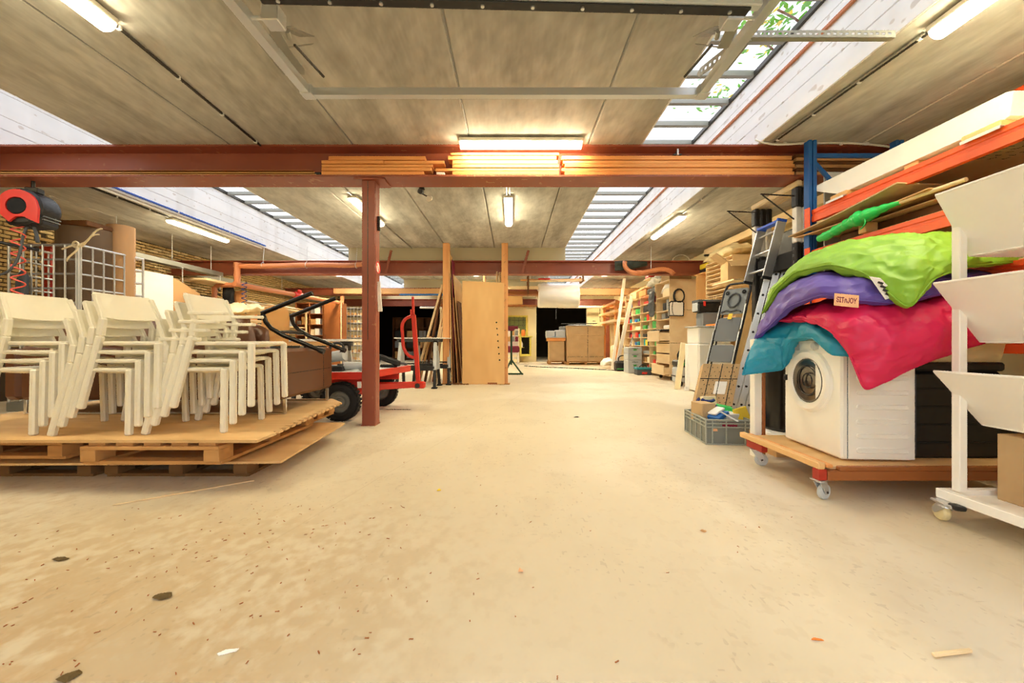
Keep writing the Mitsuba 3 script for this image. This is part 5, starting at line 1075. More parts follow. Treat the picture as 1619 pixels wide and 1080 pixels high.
def plate(u0, u1, w0, w1, o, th, m, nm, lab=None, r=.035):
    ex_, ey_ = wv / np.linalg.norm(wv), (t_ - b) / np.linalg.norm(t_ - b)
    W, L = np.linalg.norm(wv), np.linalg.norm(t_ - b)
    pg = Polygon([(w0 * W, u0 * L), (w1 * W, u0 * L), (w1 * W, u1 * L), (w0 * W, u1 * L)]).buffer(-r).buffer(r)
    return prism(pg, th, b + nn * o, ex_, ey_) if nm is None else part(k, nm, prism(pg, th, b + nn * o, ex_, ey_), m, label=lab)
tp = plate(.745, .955, .05, .95, .015, .012, 'grey_plastic', 'tool_tray', 'grey moulded tool tray')
part(tp, 'ring', tube([P(.855 + .055 * math.sin(a), .5 + .22 * math.cos(a), .03) for a in np.linspace(0, 2 * PI, 24)[:-1]], .014, 8, True), 'grey_dark')
for w in (.18, .82): part(tp, 'hole', tube([P(.92 + .012 * math.sin(a), w + .05 * math.cos(a), .03) for a in np.linspace(0, 2 * PI, 12)[:-1]], .01, 6, True), 'black_matte')
part(tp, 'rim', tube([P(.76, .12, .03), P(.775, .3, .03), P(.765, .5, .03), P(.775, .7, .03), P(.76, .88, .03)], .012, 6), 'grey_dark')
plate(.525, .715, .06, .94, .02, .018, 'grey_tread', 'tread'); plate(.36, .495, .06, .94, .02, .018, 'grey_tread', 'tread'); plate(.17, .32, .06, .94, .02, .018, 'grey_tread', 'tread')
for w in (.0, 1.0): part(k, 'strut', cat(bar(P(.3, w, .02), P(.6, w, .035), .02, .012), bar(P(.62, w, .02), P(.82, w, .03), .02, .012)), 'galvanised')
plate(.70, .745, .4, .56, .04, .003, 'c_yellow', 'tag', 'yellow tag', .003)
def ladder(name, label, b, t, wv, n, rail=(.026, .075), caps=None, m='aluminium', plugs=True):
    b, t, wv, nn = lframe(b, t, wv)
    k = thing(name, label, 'ladder')
    d = (t - b) / np.linalg.norm(t - b)
    for w in (0, 1):
        part(k, 'rail', bar(b + wv * w, t + wv * w, rail[1], rail[0], .003, wv), m)
        if caps: part(k, 'end_cap', bar(t + wv * w - d * .0, t + wv * w + d * .035, rail[1] + .006, rail[0] + .006, .004, wv), caps)
        part(k, 'foot', bar(b + wv * w, b + wv * w + d * .04, rail[1] + .006, rail[0] + .008, .003, wv), 'black_plastic')
    uw = wv / np.linalg.norm(wv)
    for i in range(n):
        c = b + (t - b) * (i + .6) / n
        part(k, 'rung', tube([c + uw * .0, c + wv - uw * .0], .015, 8), m, 30)
        if plugs: part(k, 'rung_end', cyl(c - uw * (rail[0] / 2 + .002), c - uw * (rail[0] / 2 - .004), .016, 10), 'black_matte')
    return k
ladder('aluminium_ladder', 'front section of the nested aluminium ladder, nearest the stepladder', (2.99, 5.44, 0), (3.41, 5.27, 1.96), (.2, .36, 0), 8, caps=None)
ladder('aluminium_ladder', 'middle section of the nested aluminium ladder', (3.068, 5.395, 0), (3.488, 5.225, 1.98), (.2, .36, 0), 8, caps='blue_cap')
ladder('aluminium_ladder', 'rear section of the nested aluminium ladder', (3.146, 5.35, 0), (3.566, 5.18, 1.97), (.2, .36, 0), 8, caps='blue_cap')
ladder('wide_ladder', 'tallest aluminium ladder with broad rails and blue top caps', (3.27, 5.13, 1.80), (3.415, 5.05, 2.52), (0.02, .44, 0), 3, (.028, .11), caps='blue_cap', plugs=False)
obj('ladder_top_band', bar((3.417, 5.05, 2.535), (3.417, 5.49, 2.535), .10, .03, .003), 'blue_cap', 'blue band across the top of the tallest ladder', 'band')
# folded black-white trestles standing behind the rack upright
for j in range(3):
    x = 3.40 + .085 * j
    k = thing('folded_trestle', f'tall folded black and white trestle behind the blue upright, {ORD[j]} from the left', 'trestle', group='folded trestles')
    for y in (4.76, 5.56):
        lk = part(k, 'leg', box(x - .03, x + .03, y - .04, y + .04, 2.18, 2.6, .008), 'white_paint')
        part(lk, 'joint', box(x - .036, x + .036, y - .05, y + .05, 2.601, 2.84, .014), 'black_plastic'); part(lk, 'lower_tube', box(x - .034, x + .034, y - .045, y + .045, 0, 2.179, .012), 'black_plastic')
        part(lk, 'pin_hole', cat(*[sbox(x - .0355, y, z, .004, .02, .03, 0) for z in (1.95, 2.03, 2.11)]), 'grey_dark')
    part(k, 'top_bar', box(x - .035, x + .035, 4.70, 5.62, 2.842, 2.915, .02), 'wood_pale', label='pale wooden top bar')
    part(k, 'cross_panel', box(x - .012, x + .012, 4.82, 5.50, 1.9, 2.1, .004), 'black_matte')
k = thing('wire_bracket', 'thin dark wire shelf brackets sticking out beside the trestles', 'bracket')
for y, z in ((4.76, 2.74), (5.5, 2.78)): part(k, 'arm', cat(cyl((3.37, y, z), (2.97, y, z + .02), .008, 6), cyl((3.37, y, z - .28), (2.99, y, z + .01), .008, 6)), 'steel_dark')
k = thing('grey_locker', 'grey locker behind the ladders by the right wall', 'locker')
part(k, 'body', box(4.15, 4.6, 5.6, 6.6, 0, 2.2, .006), 'grey_plastic'); part(k, 'door', box(4.13, 4.149, 5.62, 6.58, .04, 2.16, .004), 'grey_light')
obj('black_bin', box(4.0, 4.5, 5.65, 6.3, 2.202, 2.62, .02), 'black_plastic', 'black crate on the grey locker behind the ladders', 'crate')
# patterned parcel leaning before the stepladder
o, eu, ew = A(2.22, 5.02, .01), A(.26, .22, .66), A(.44, -.06, 0)
L, W = np.linalg.norm(eu), np.linalg.norm(ew); eu, ew = eu / L, ew / W; en = np.cross(ew, eu)
k = thing('patterned_parcel', 'flat cardboard parcel with dark dots, black straps and a white label', 'parcel')
part(k, 'body', prism(Polygon([(0, 0), (W, 0), (W, L), (0, L)]), .13, o, ew, eu), 'cardboard')
q = lambda a, c, e=.002: o + ew * a * W + eu * c * L - en * e
sgn = 1 if en[1] < 0 else -1
fo = .132 if en[1] < 0 else -.002
qq = lambda a, c: o + ew * a * W + eu * c * L + en * fo
dots = []
for i in range(7):
    for j in range(12):
        c = qq(.09 + .13 * i + .05 * (j % 2), .05 + .08 * j)
        if .40 < .09 + .13 * i < .76 and .42 < .05 + .08 * j < .74: continue
        s = .009
        dots.append((np.array([c - ew * s - eu * s * .7, c + ew * s - eu * s * .7, c + eu * s * (1.1 if j % 2 else .9)]), np.array([[0, 1, 2]])))
part(k, 'printed_dots', cat(*dots), 'print_dark')
part(k, 'strap', cat(*[bar(qq(a, 0), qq(a, 1), .008, .004, 0, en) for a in (.22, .52, .82)], *[bar(qq(0, c), qq(1, c), .008, .004, 0, en) for c in (.22, .72)]), 'black_matte')
part(k, 'label', prism(Polygon([(0, 0), (.14, 0), (.14, .17), (0, .17)]), .002, qq(.43, .44) - en * .001, ew, eu), 'paper', label='white address label')
# grey crate with small goods
k = thing('grey_tote', 'grey ribbed plastic crate full of small goods on the floor', 'crate', (1.875, 3.86, 0), -5)
W, D, Hc = .44, .60, .245
part(k, 'shell', cat(box(.012, W - .012, .012, .022, .0, Hc, .001), box(.012, W - .012, D - .022, D - .012, 0, Hc, .001), box(.012, .022, .022, D - .022, 0, Hc, .001), box(W - .022, W - .012, .022, D - .022, 0, Hc, .001), box(.022, W - .022, .022, D - .022, 0, .012, 0)), 'crate_grey')
for z in (.0, Hc - .012, Hc - .045, Hc - .08): part(k, 'rim', cat(box(0, W, 0, .013, z, z + .012, .002), box(0, W, D - .013, D, z, z + .012, .002), box(0, .013, .013, D - .013, z, z + .012, .002), box(W - .013, W, .013, D - .013, z, z + .012, .002)), 'crate_rim')
for x in (0, .06, .19, W - .075, W - .015): part(k, 'rib', box(x, x + .012, 0, .0125, .01, Hc, .002), 'crate_rim')
for y in (.0, .13, .26, .40, .53, D - .013): part(k, 'rib', box(0, .0125, y, y + .013, .01, Hc, .002), 'crate_rim')
part(k, 'hand_slot', box(.16, .30, .0095, .012, .165, .215, .001), 'maroon', label='dark red glimpse through the hand slot'); part(k, 'tag', box(.075, .115, .009, .0119, .13, .155, 0), 'label_tan')
def cr(name, m, label, cat_, c, s, rz=0, tl=None):
    k = thing(name, label, cat_, (c[0], c[1], c[2] + .025), rz, None, tl); part(k, 'body', sbox(0, 0, 0, *s, .006), m); return k
obj('crate_filler', box(1.93, 2.28, 3.93, 4.36, .014, .165, .01), 'c_white', 'white packs lying at the bottom of the grey crate', 'packs')
cr('small_carton', 'cardboard', 'small brown carton at the left in the grey crate', 'carton', (2.0, 4.17, .24), (.15, .2, .2), 8)
cr('blue_pack', 'c_blue', 'blue pack leaning in the grey crate', 'pack', (2.07, 4.0, .235), (.16, .14, .04), 25, ('y', -22))
cr('blue_white_pack', 'c_white', 'white and blue flat pack in the grey crate', 'pack', (2.06, 4.02, .275), (.14, .1, .02), 20, ('y', -25))
cr('green_carton', 'green_plastic', 'bright green carton in the grey crate', 'carton', (2.21, 4.15, .27), (.14, .16, .07), -20, ('y', 10))
cr('white_carton', 'c_white', 'white carton beside the green one in the grey crate', 'carton', (2.20, 4.03, .22), (.16, .12, .08), 10, ('x', 8))
cr('yellow_sheet', 'c_yellow', 'yellow sheet standing at the right in the grey crate', 'sheet', (2.29, 3.98, .25), (.13, .012, .13), -15, ('y', -20))
cr('yellow_pack', 'c_cream', 'pale yellow pack at the back of the grey crate', 'pack', (2.14, 4.33, .30), (.16, .05, .16), 5, ('x', -14))
cr('steel_ruler', 'grey_light', 'grey steel blade sticking over the front of the grey crate', 'blade', (2.10, 3.86, .25), (.028, .2, .008), 28, ('x', 20))
k = thing('tape_dispenser', 'dark blue tape dispenser lying in the grey crate', 'tape dispenser', (2.10, 4.12, .29), 15, None, ('x', 30))
part(k, 'reel', lathe([(.035, -.02), (.075, -.02), (.075, .02), (.035, .02), (.035, -.02)], 20), 'c_navy', 30); part(k, 'grip', bar((.06, 0, 0), (.15, -.05, .0), .03, .03, .008), 'c_orange')
k = thing('blue_clamp', 'blue hand clamp hooked over the left of the grey crate', 'clamp', (2.08, 4.26, .33), -10)
part(k, 'jaw', tube(curve([(-.07, 0, .06), (-.09, 0, -.02), (-.05, 0, -.07), (.03, 0, -.06)], 14), .016, 8), 'c_navy', True); part(k, 'grip', tube(curve([(-.05, 0, .05), (.02, .0, .03), (.08, .0, .05)], 10), .016, 8), 'c_navy', True)
# ================================================================= wooden dolly with the washing machine
k = thing('wooden_dolly', 'low wooden dolly on swivel castors under the washing machine', 'dolly')
part(k, 'deck', box(1.99, 3.30, 2.50, 3.34, .198, .216, .003), 'wood_ply')
part(k, 'front_beam', box(1.96, 3.30, 2.47, 2.51, .135, .197, .004), 'wood_brown'); part(k, 'front_lip', box(2.03, 3.30, 2.466, 2.50, .198, .222, .003), 'wood_brown')
part(k, 'rear_beam', box(1.99, 3.30, 3.30, 3.34, .135, .197, .004), 'wood_brown')
part(k, 'side_rail', box(1.90, 1.945, 2.47, 3.33, .205, .247, .006), 'wood_board'); part(k, 'side_rail', box(1.946, 1.985, 2.46, 3.30, .218, .240, .005), 'wood_orange')
part(k, 'corner_block', box(1.905, 1.958, 2.475, 2.53, .135, .204, .003), 'block_red', label='red painted corner block'); part(k, 'corner_block', box(1.94, 1.99, 3.1, 3.3, .135, .204, .003), 'block_red', label='red painted block')
def castor(parent, x, y, ztop, r, wm, ang, w=.028):
    ck = part(parent, 'castor', mv(rot(cat(box(-.045, .045, -.035, .035, ztop - .006, ztop - .001, .001), lathe([(0, 0), (.026, 0), (.026, -.014), (0, -.014)], 14, (0, 0, ztop - .006)), *[prism([(-.03, ztop - .018), (.03, ztop - .018), (.05, r + .012), (.042, r - .012), (.022, r - .012)], .004, (0, s * (w / 2 + .006) + (.002 if s > 0 else .002), 0), (1, 0, 0), (0, 0, 1)) for s in (-1, 1)]), ang), x, y), 'galvanised')
    wl = rot(lathe([(0, -w * .3), (r * .3, -w * .5), (r * .72, -w * .35), (r * .8, -w * .5), (r * .96, -w * .4), (r, 0), (r * .96, w * .4), (r * .8, w * .5), (r * .72, w * .35), (r * .3, w * .5), (0, w * .3)], 24, (.034, 0, r), 'y'), ang)
    part(ck, 'wheel', mv(wl, x, y), wm, 30)
    part(ck, 'axle', mv(rot(cyl((.034, -w * .9, r), (.034, w * .9, r), .008, 8), ang), x, y), 'steel_dark')
castor(k, 1.945, 2.515, .134, .050, 'grey_light', 20); castor(k, 1.975, 3.22, .134, .050, 'grey_light', -15); castor(k, 3.2, 2.53, .134, .05, 'grey_light', 40); castor(k, 3.2, 3.25, .134, .05, 'grey_light', 0)
# washing machine, front to the aisle
k = thing('washing_machine', 'white front loading washing machine on the wooden dolly, under the bean bags', 'washing machine', (2.15, 2.60, .217), -3.6)
part(k, 'body', box(0, .45, 0, .60, .012, .80, .012), 'white_enamel', 30)
part(k, 'side_panel', box(.042, .448, -.004, .001, .02, .79, .003), 'white_enamel'); part(k, 'panel_gap', box(.034, .0405, -.0006, .0006, .02, .8, 0), 'grey_plastic')
part(k, 'top', box(-.006, .455, -.006, .606, .80, .835, .012), 'white_enamel', 30)
for z in (.075, .168, .262, .356, .45, .544, .638):
    r_ = .0135
    pts_ = [(.105 - r_ * math.sin(a), z + r_ * math.cos(a)) for a in np.linspace(0, PI, 9)] + [(.395 + r_ * math.sin(a), z - r_ * math.cos(a)) for a in np.linspace(0, PI, 9)]
    part(k, 'pressed_rib', cat(tube([(u, -.005, v) for u, v in pts_], .005, 6, True), prism(pts_, .003, (0, -.0035, 0), (1, 0, 0), (0, 0, 1))), 'white_enamel', 40)
dr_ = part(k, 'door', lathe([(.155, -.012), (.17, -.030), (.205, -.034), (.222, -.020), (.226, 0), (.155, 0), (.155, -.012)], 44, (0, .30, .50), 'x'), 'white_enamel', 30)
part(dr_, 'glass', lathe([(0, .0), (.05, -.004), (.10, -.012), (.145, -.022), (.16, -.02), (.16, 0), (0, .0)][::-1], 40, (-.001, .30, .50), 'x'), 'drum_steel', True)
part(dr_, 'glass_shield', prism(Point(.3, .5).buffer(.158).intersection(Polygon([(.195, .2), (.0, .2), (.0, .8), (.195, .8)])), .004, (-.032, 0, 0), (0, 1, 0), (0, 0, 1)), 'white_enamel')
part(dr_, 'drum_ring', cat(*[lathe([(r__ - .006, -.012 - .06 * r__), (r__, -.017 - .06 * r__), (r__ + .006, -.012 - .06 * r__)], 36, (-.004, .30, .50), 'x') for r__ in (.05, .105)]), 'black_gloss', True)
part(dr_, 'latch', mv(cat(sbox(0, .0, 0, .03, .03, .045, .008), bar((-.01, -.0, 0), (-.03, -.03, -.01), .015, .02)), -.015, .555, .50), 'steel_dark')
part(k, 'control_panel', box(-.010, .0, .02, .58, .70, .79, .006), 'white_enamel'); part(k, 'dial', lathe([(0, 0), (.028, 0), (.028, -.02), (.022, -.026), (0, -.026)][::-1], 20, (-.01, .22, .75), 'x'), 'grey_light', 30); part(k, 'dispenser', box(-.013, -.009, .40, .56, .715, .775, .004), 'grey_light')
# black bin, white panel edge, trunk, tray
k = thing('black_drum', 'black plastic drum with a white sticker behind the washing machine', 'drum', (2.63, 3.74, .185))
part(k, 'shell', lathe([(0, 0), (.255, 0), (.27, .02), (.275, .60), (.285, .62), (.285, .66), (.26, .66), (.255, .04), (0, .04)], 40), 'black_gloss', 30)
part(k, 'sticker', rot(box(-.028, .028, -.2765, -.2725, .30, .38, 0), -36), 'paper'); part(k, 'sticker_mark', rot(cat(box(-.018, .018, -.2768, -.2763, .35, .37, 0), box(-.018, .018, -.2768, -.2763, .315, .335, 0)), -36), 'print_dark')
obj('white_base_board', box(2.3, 2.95, 3.45, 4.05, .155, .184, .006), 'white_panel', 'white board under the black drum', 'board'); obj('timber_block', cat(box(2.28, 2.4, 3.44, 4.05, 0, .154, .004), box(2.8, 2.95, 3.44, 4.05, 0, .154, .004)), 'wood_board', 'wooden bearers below the black drum', 'bearers')
obj('white_door_edge', box(2.10, 2.165, 3.45, 3.52, 0, 1.02, .004), 'white_panel', 'white board on edge left of the black drum', 'board'); obj('edge_lath', box(2.167, 2.19, 3.44, 3.5, 0, 1.0, .003), 'wood_brown', 'thin brown lath between the white board and the black drum', 'lath')
k = thing('storage_chest', 'big black plastic trunk on the dolly beside the washing machine', 'trunk')
part(k, 'body', box(2.68, 3.28, 2.66, 3.28, .217, .80, .02), 'black_plastic', 30); part(k, 'lid', box(2.67, 3.29, 2.65, 3.29, .801, .86, .02), 'black_plastic', 30); part(k, 'rib', cat(*[box(2.7, 3.26, 2.654, 2.66, z, z + .012, .002) for z in (.32, .44, .56, .68)]), 'black_matte')
k = thing('cream_tray', 'cream plastic storage tray on top of the black trunk', 'tray')
part(k, 'shell', closed(*[np.stack([np.stack([A(2.76 - o_ * (1 if a == 0 else -1) + a * .52, 2.68 - o_ + .0, z_) if b_ == 0 else A(2.76 - o_ * (1 if a == 0 else -1) + a * .52, 3.18 + o_, z_) for b_ in (0, 1)]) for a in (0, 1)]) for o_, z_ in ((.03, 1.0), (.0, .862))]), 'cream_plastic'); part(k, 'rim', box(2.72, 3.32, 2.63, 3.22, .985, 1.004, .006), 'cream_plastic')
obj('olive_board', box(2.66, 3.3, 3.32, 3.345, .22, 1.05, .004), 'mdf_brown', 'olive brown board standing behind the washing machine and trunk', 'board')

# ================================================================= bean bags
def W3(rows): return [[at(*p) for p in r] for r in rows]
def bag(name, label, rows, T, wr, seed, m, seam=True):
    P = np.array(W3(rows)).transpose(1, 0, 2)
    k = thing(name, label, 'bean bag')
    part(k, 'cover', pillow(P, T, 150, 90, wr, seed, k=-1, pw=.40), m, True)
    if seam:
        g = net(P, 100, 60, -1)[0]
        part(k, 'seam', cat(tube(g[:, 0], .006, 5), tube(g[0, :], .006, 5), tube(g[-1, :], .006, 5)), m, True)
    return k
bag('teal_bean_bag', 'teal bean bag drooping over the front of the washing machine, lowest of the pile',
    [[(1172, 594, 3.15), (1206, 590, 3.1), (1240, 586, 3.05), (1250, 536, 2.95), (1284, 534, 2.70), (1314, 562, 2.52), (1350, 564, 2.45), (1400, 545, 2.5)],
     [(1180, 566, 3.2), (1208, 562, 3.12), (1238, 556, 3.05), (1256, 522, 2.98), (1284, 520, 2.74), (1318, 544, 2.53), (1354, 546, 2.47), (1410, 532, 2.56)],
     [(1190, 545, 3.3), (1216, 530, 3.2), (1246, 520, 3.05), (1262, 512, 3.0), (1286, 514, 2.84), (1322, 522, 2.62), (1360, 526, 2.54), (1420, 518, 2.6)],
     [(1204, 526, 3.45), (1228, 512, 3.4), (1254, 502, 3.25), (1270, 500, 3.15), (1290, 504, 3.0), (1332, 504, 2.8), (1380, 506, 2.7), (1450, 505, 2.8)],
     [(1220, 520, 3.6), (1242, 508, 3.6), (1262, 502, 3.5), (1280, 500, 3.4), (1310, 500, 3.3), (1360, 500, 3.2), (1420, 500, 3.1), (1490, 500, 3.1)]], .05, .032, 31, 'teal_bag')
bag('pink_bean_bag', 'bright pink bean bag hanging down over the side of the washing machine',
    [[(1280, 504, 2.75), (1316, 526, 2.48), (1342, 560, 2.42), (1366, 622, 2.36), (1442, 584, 2.36), (1512, 556, 2.40), (1600, 532, 2.62)],
     [(1244, 506, 3.0), (1312, 500, 2.55), (1358, 520, 2.36), (1405, 545, 2.30), (1460, 530, 2.30), (1520, 515, 2.36), (1600, 505, 2.7)],
     [(1224, 506, 3.15), (1300, 484, 2.75), (1360, 487, 2.5), (1420, 495, 2.40), (1480, 487, 2.40), (1540, 480, 2.5), (1610, 475, 2.85)],
     [(1216, 510, 3.35), (1290, 480, 3.2), (1350, 476, 3.0), (1420, 476, 2.9), (1490, 470, 2.9), (1560, 465, 3.0), (1620, 460, 3.2)]], .045, .030, 17, 'pink_bag')
pk = bag('purple_bean_bag', 'purple bean bag with a cream name label, second from the top of the pile',
    [[(1192, 536, 3.25), (1214, 520, 3.1), (1246, 486, 2.85), (1300, 466, 2.55), (1360, 476, 2.42), (1410, 480, 2.36), (1480, 466, 2.40), (1590, 440, 2.75)],
     [(1200, 518, 3.35), (1225, 480, 3.2), (1254, 455, 2.95), (1306, 446, 2.66), (1362, 450, 2.50), (1410, 452, 2.42), (1480, 448, 2.5), (1590, 432, 2.85)],
     [(1212, 505, 3.5), (1238, 468, 3.4), (1264, 446, 3.2), (1312, 434, 2.95), (1370, 432, 2.8), (1420, 438, 2.75), (1490, 438, 2.8), (1600, 425, 3.1)],
     [(1224, 500, 3.6), (1250, 466, 3.6), (1280, 448, 3.5), (1330, 436, 3.3), (1390, 432, 3.2), (1440, 434, 3.2), (1510, 434, 3.2), (1610, 422, 3.4)]], .05, .028, 23, 'purple_bag')
k = pk
lo = at(1318, 483, 2.40); le = at(1357, 487, 2.36) - lo; lu = at(1321, 464, 2.415) - lo
lw, lh = np.linalg.norm(le), np.linalg.norm(lu); le, lu = le / lw, lu - le / lw * (lu @ le / lw); lu = lu / np.linalg.norm(lu); ln_ = np.cross(le, lu)
part(k, 'name_label', prism([(0, 0), (lw, 0), (lw, lh), (0, lh)], .003, lo, le, lu), 'label_tan', label='cream label with dark lettering')
tm = meshkit.text_mesh('SITnJOY', lh * .42, .001, True); tv = np.asarray(tm.vertices); sc = lw * .82 / np.ptp(tv[:, 0])
tv = (tv - A(tv[:, 0].min(), 0, 0)) * A(sc, 1, 1) + A(lw * .09, lh * .30, .0032)
part(k, 'lettering', (tv @ np.stack([le, lu, ln_]) + lo, np.asarray(tm.faces)), 'maroon')
o2 = at(1376, 450, 2.36); 
part(k, 'care_label', sheet(W3([[(1374, 437, 2.40), (1392, 440, 2.36)], [(1400, 474, 2.36), (1418, 466, 2.34)]]), .004, 6, 6), 'paper', label='white care label')
part(k, 'care_print', cat(*[bar(at(1388 + 4 * i, 446 + 6 * i, 2.352), at(1396 + 4 * i, 449 + 6 * i, 2.345), .003, .012, 0) for i in range(4)]), 'print_dark')
bag('green_bean_bag', 'lime green bean bag draped on top of the pile, one corner hanging down',
    [[(1204, 498, 3.25), (1222, 462, 3.15), (1256, 430, 2.95), (1312, 418, 2.66), (1368, 432, 2.46), (1437, 494, 2.24), (1476, 440, 2.30), (1540, 420, 2.5), (1640, 412, 2.7)],
     [(1214, 480, 3.35), (1236, 446, 3.25), (1272, 418, 3.05), (1330, 402, 2.80), (1385, 408, 2.56), (1440, 425, 2.36), (1490, 412, 2.42), (1550, 405, 2.6), (1640, 396, 2.8)],
     [(1226, 470, 3.5), (1252, 434, 3.4), (1290, 408, 3.2), (1348, 388, 3.0), (1405, 382, 2.8), (1455, 382, 2.66), (1500, 382, 2.68), (1560, 385, 2.8), (1640, 384, 3.0)],
     [(1240, 468, 3.6), (1268, 430, 3.55), (1306, 406, 3.45), (1362, 388, 3.35), (1420, 378, 3.25), (1470, 372, 3.2), (1515, 372, 3.2), (1570, 378, 3.2), (1650, 380, 3.3)]], .055, .038, 41, 'green_bag')

# ================================================================= pallet rack on the right
XFr, XRr = 3.31, 4.27
def upright(y, label):
    k = thing('rack_upright', label, 'rack frame')
    for x in (XFr, XRr): part(k, 'post', cat(box(x - .045, x - .008, y - .04, y + .04, 0, 3.22, .004), box(x + .004, x + .045, y - .04, y + .04, 0, 3.22, .004), box(x - .045, x + .045, y + .03, y + .04, 0, 3.22, .002)), 'blue_rack'); part(k, 'foot', box(x - .08, x + .08, y - .08, y + .08, 0, .01, .002), 'blue_rack')
    for z in (.4, 1.2, 2.0, 3.06): part(k, 'brace', bar((XFr + .046, y, z), (XRr - .046, y, z), .03, .045, .003), 'blue_rack')
    for z0_, z1_ in ((.45, 1.15), (1.95, 1.25), (2.05, 2.98)): part(k, 'diagonal', bar((XFr + .046, y, z1_), (XRr - .046, y, z0_), .03, .04, .003), 'blue_rack')
    return k
upright(4.42, 'blue rack upright frame with braces in front of the near red beam'); upright(1.60, 'blue rack upright frame beside the camera')
def rbeam(x, z, label):
    k = thing('rack_beam', label, 'rack beam')
    h_ = .13; s = -1 if x < 4 else 1
    prof = [(0, 0), (.045, 0), (.045, h_), (.0, h_), (0, h_ * .72), (.008, h_ * .68), (.008, h_ * .5), (0, h_ * .46)]
    part(k, 'profile', prism([(y_ * -s, z_) for y_, z_ in prof][:: (1 if s < 0 else 1)], 2.74, (x + s * .022, 4.375, z), (1, 0, 0), (0, 0, 1)), 'orange_rack')
    for y in (4.40, 1.63): part(k, 'connector', box(x + s * .046, x + s * .055, y - .04, y + .04, z - .06, z + h_ + .03, .003), 'orange_rack')
    return k
for z, n in ((2.31, 'upper'), (1.87, 'middle'), (1.40, 'third'), (.92, 'lowest')):
    rbeam(XFr, z, f'{n} front orange beam of the pallet rack'); rbeam(XRr, z, f'{n} rear orange beam of the pallet rack')
rbeam(XRr, 3.0, 'top rear orange beam of the pallet rack near the ceiling')
def deck(z, m, label, x0=XFr + .03, x1=XRr + .05, y0=1.68, y1=4.36, t=.018): return obj('rack_deck', box(x0, x1, y0, y1, z, z + t, .002), m, label, 'board')
deck(2.441, 'wood_pale', 'pale board with handwriting underneath, lying on the upper rack beams'); deck(2.001, 'wood_ply', 'plywood shelf board on the middle rack beams'); deck(1.531, 'wood_ply', 'plywood shelf board on the third rack beams'); deck(1.051, 'wood_ply', 'plywood shelf board on the lowest rack beams')
wm = []
for r, (n_, x0_) in enumerate(((4, 3.66), (7, 3.75), (6, 3.86))):
    for i in range(n_ * 2):
        y_ = 3.15 - .055 * i + .01 * math.sin(i * 5); x_ = x0_ + .01 * math.cos(i * 3)
        wm.append(bar((x_, y_, 2.4402), (x_ + .03 + .012 * math.sin(i * 7), y_ - .02 - .015 * math.cos(i * 4), 2.4402), .006, .001, 0))
k = [q for q in scene if q.startswith('rack_deck')][0]
obj('pencil_note', cat(*wm), 'print_dark', 'scribbled handwriting on the underside of the upper rack board', 'handwriting')
# foam sheets on the top level
obj('foam_slab', prism([(4.50, 2.706), (4.50, 2.716), (3.6, 2.702), (2.70, 2.690), (2.66, 2.675), (2.68, 2.520), (2.72, 2.508), (4.05, 2.508), (4.09, 2.515)], .95, (3.35, 0, 0), (0, 1, 0), (0, 0, 1)), 'foam_white', 'large pale foam slab tapering to a point, on blocks on the top rack beam', 'foam')
obj('crumpled_foil', pillow([[(3.5, 3.05, 2.74), (3.5, 3.5, 2.74)], [(3.9, 3.05, 2.76), (3.9, 3.5, 2.78)], [(4.3, 3.05, 2.74), (4.3, 3.5, 2.74)]], .05, 36, 24, .06, 5), 'foam_white', 'crumpled white plastic on top of the foam sheets', 'plastic', smooth=True)
for i, (y0_, y1_, x0_, x1_, z1_) in enumerate(((3.95, 4.15, 3.31, 3.50, 2.506), (2.70, 2.94, 3.31, 3.56, 2.506), (3.30, 3.42, 3.36, 3.5, 2.506), (2.9, 3.1, 4.0, 4.25, 2.506), (3.8, 4.0, 4.0, 4.25, 2.506))):
    obj('wood_block', box(x0_, x1_, y0_, y1_, 2.460, z1_, .006), 'wood_board', ['wooden block under the far end of the foam sheet', 'large wooden block under the near end of the foam sheet', 'small wooden block in the middle under the foam sheet', 'hidden wooden block under the rear of the foam sheet, nearer one', 'hidden wooden block under the rear of the foam sheet, farther one'][i], 'block')
for i, (y0_, y1_) in enumerate(((3.92, 4.14), (2.66, 2.90))): obj('flat_bracket', cat(box(3.262, 3.31, y0_, y1_, 2.4415, 2.447, .001), box(3.255, 3.262, y0_, y1_, 2.425, 2.447, .001)), 'galvanised', 'flat metal bracket on the upper orange beam, ' + ['farther one', 'nearer one'][i], 'bracket')
# cardboard and loads on the middle level
obj('cardboard_sheet', sheet([[(3.20, 4.62, 2.215), (3.6, 4.60, 2.22), (4.1, 4.55, 2.26)], [(3.20, 4.0, 2.25), (3.6, 4.0, 2.25), (4.1, 4.0, 2.28)], [(3.21, 3.32, 2.325), (3.6, 3.3, 2.30), (4.05, 3.28, 2.29)]], .012, 14, 10), 'cardboard', 'bent sheet of cardboard sticking out between the rack beams', 'cardboard', smooth=30)
obj('cardboard_sheet', sheet([[(3.22, 4.55, 2.185), (4.1, 4.55, 2.19)], [(3.24, 3.9, 2.17), (4.1, 3.9, 2.19)], [(3.26, 3.12, 2.20), (4.1, 3.1, 2.20)]], .010, 12, 10), 'mdf_brown', 'second brown cardboard sheet under the bent one on the rack', 'cardboard', smooth=30)
obj('cardboard_sheet', sheet([[(3.36, 4.3, 2.13), (4.2, 4.3, 2.13)], [(3.36, 2.4, 2.13), (4.2, 2.4, 2.13)]], .010, 8, 6), 'cardboard', 'flat cardboard sheet resting on the loads of the middle rack level', 'cardboard', smooth=30)
obj('dark_load', box(3.45, 4.2, 1.75, 4.2, 2.022, 2.12, .01), 'wood_dark', 'dark boards stacked on the middle rack level', 'boards')
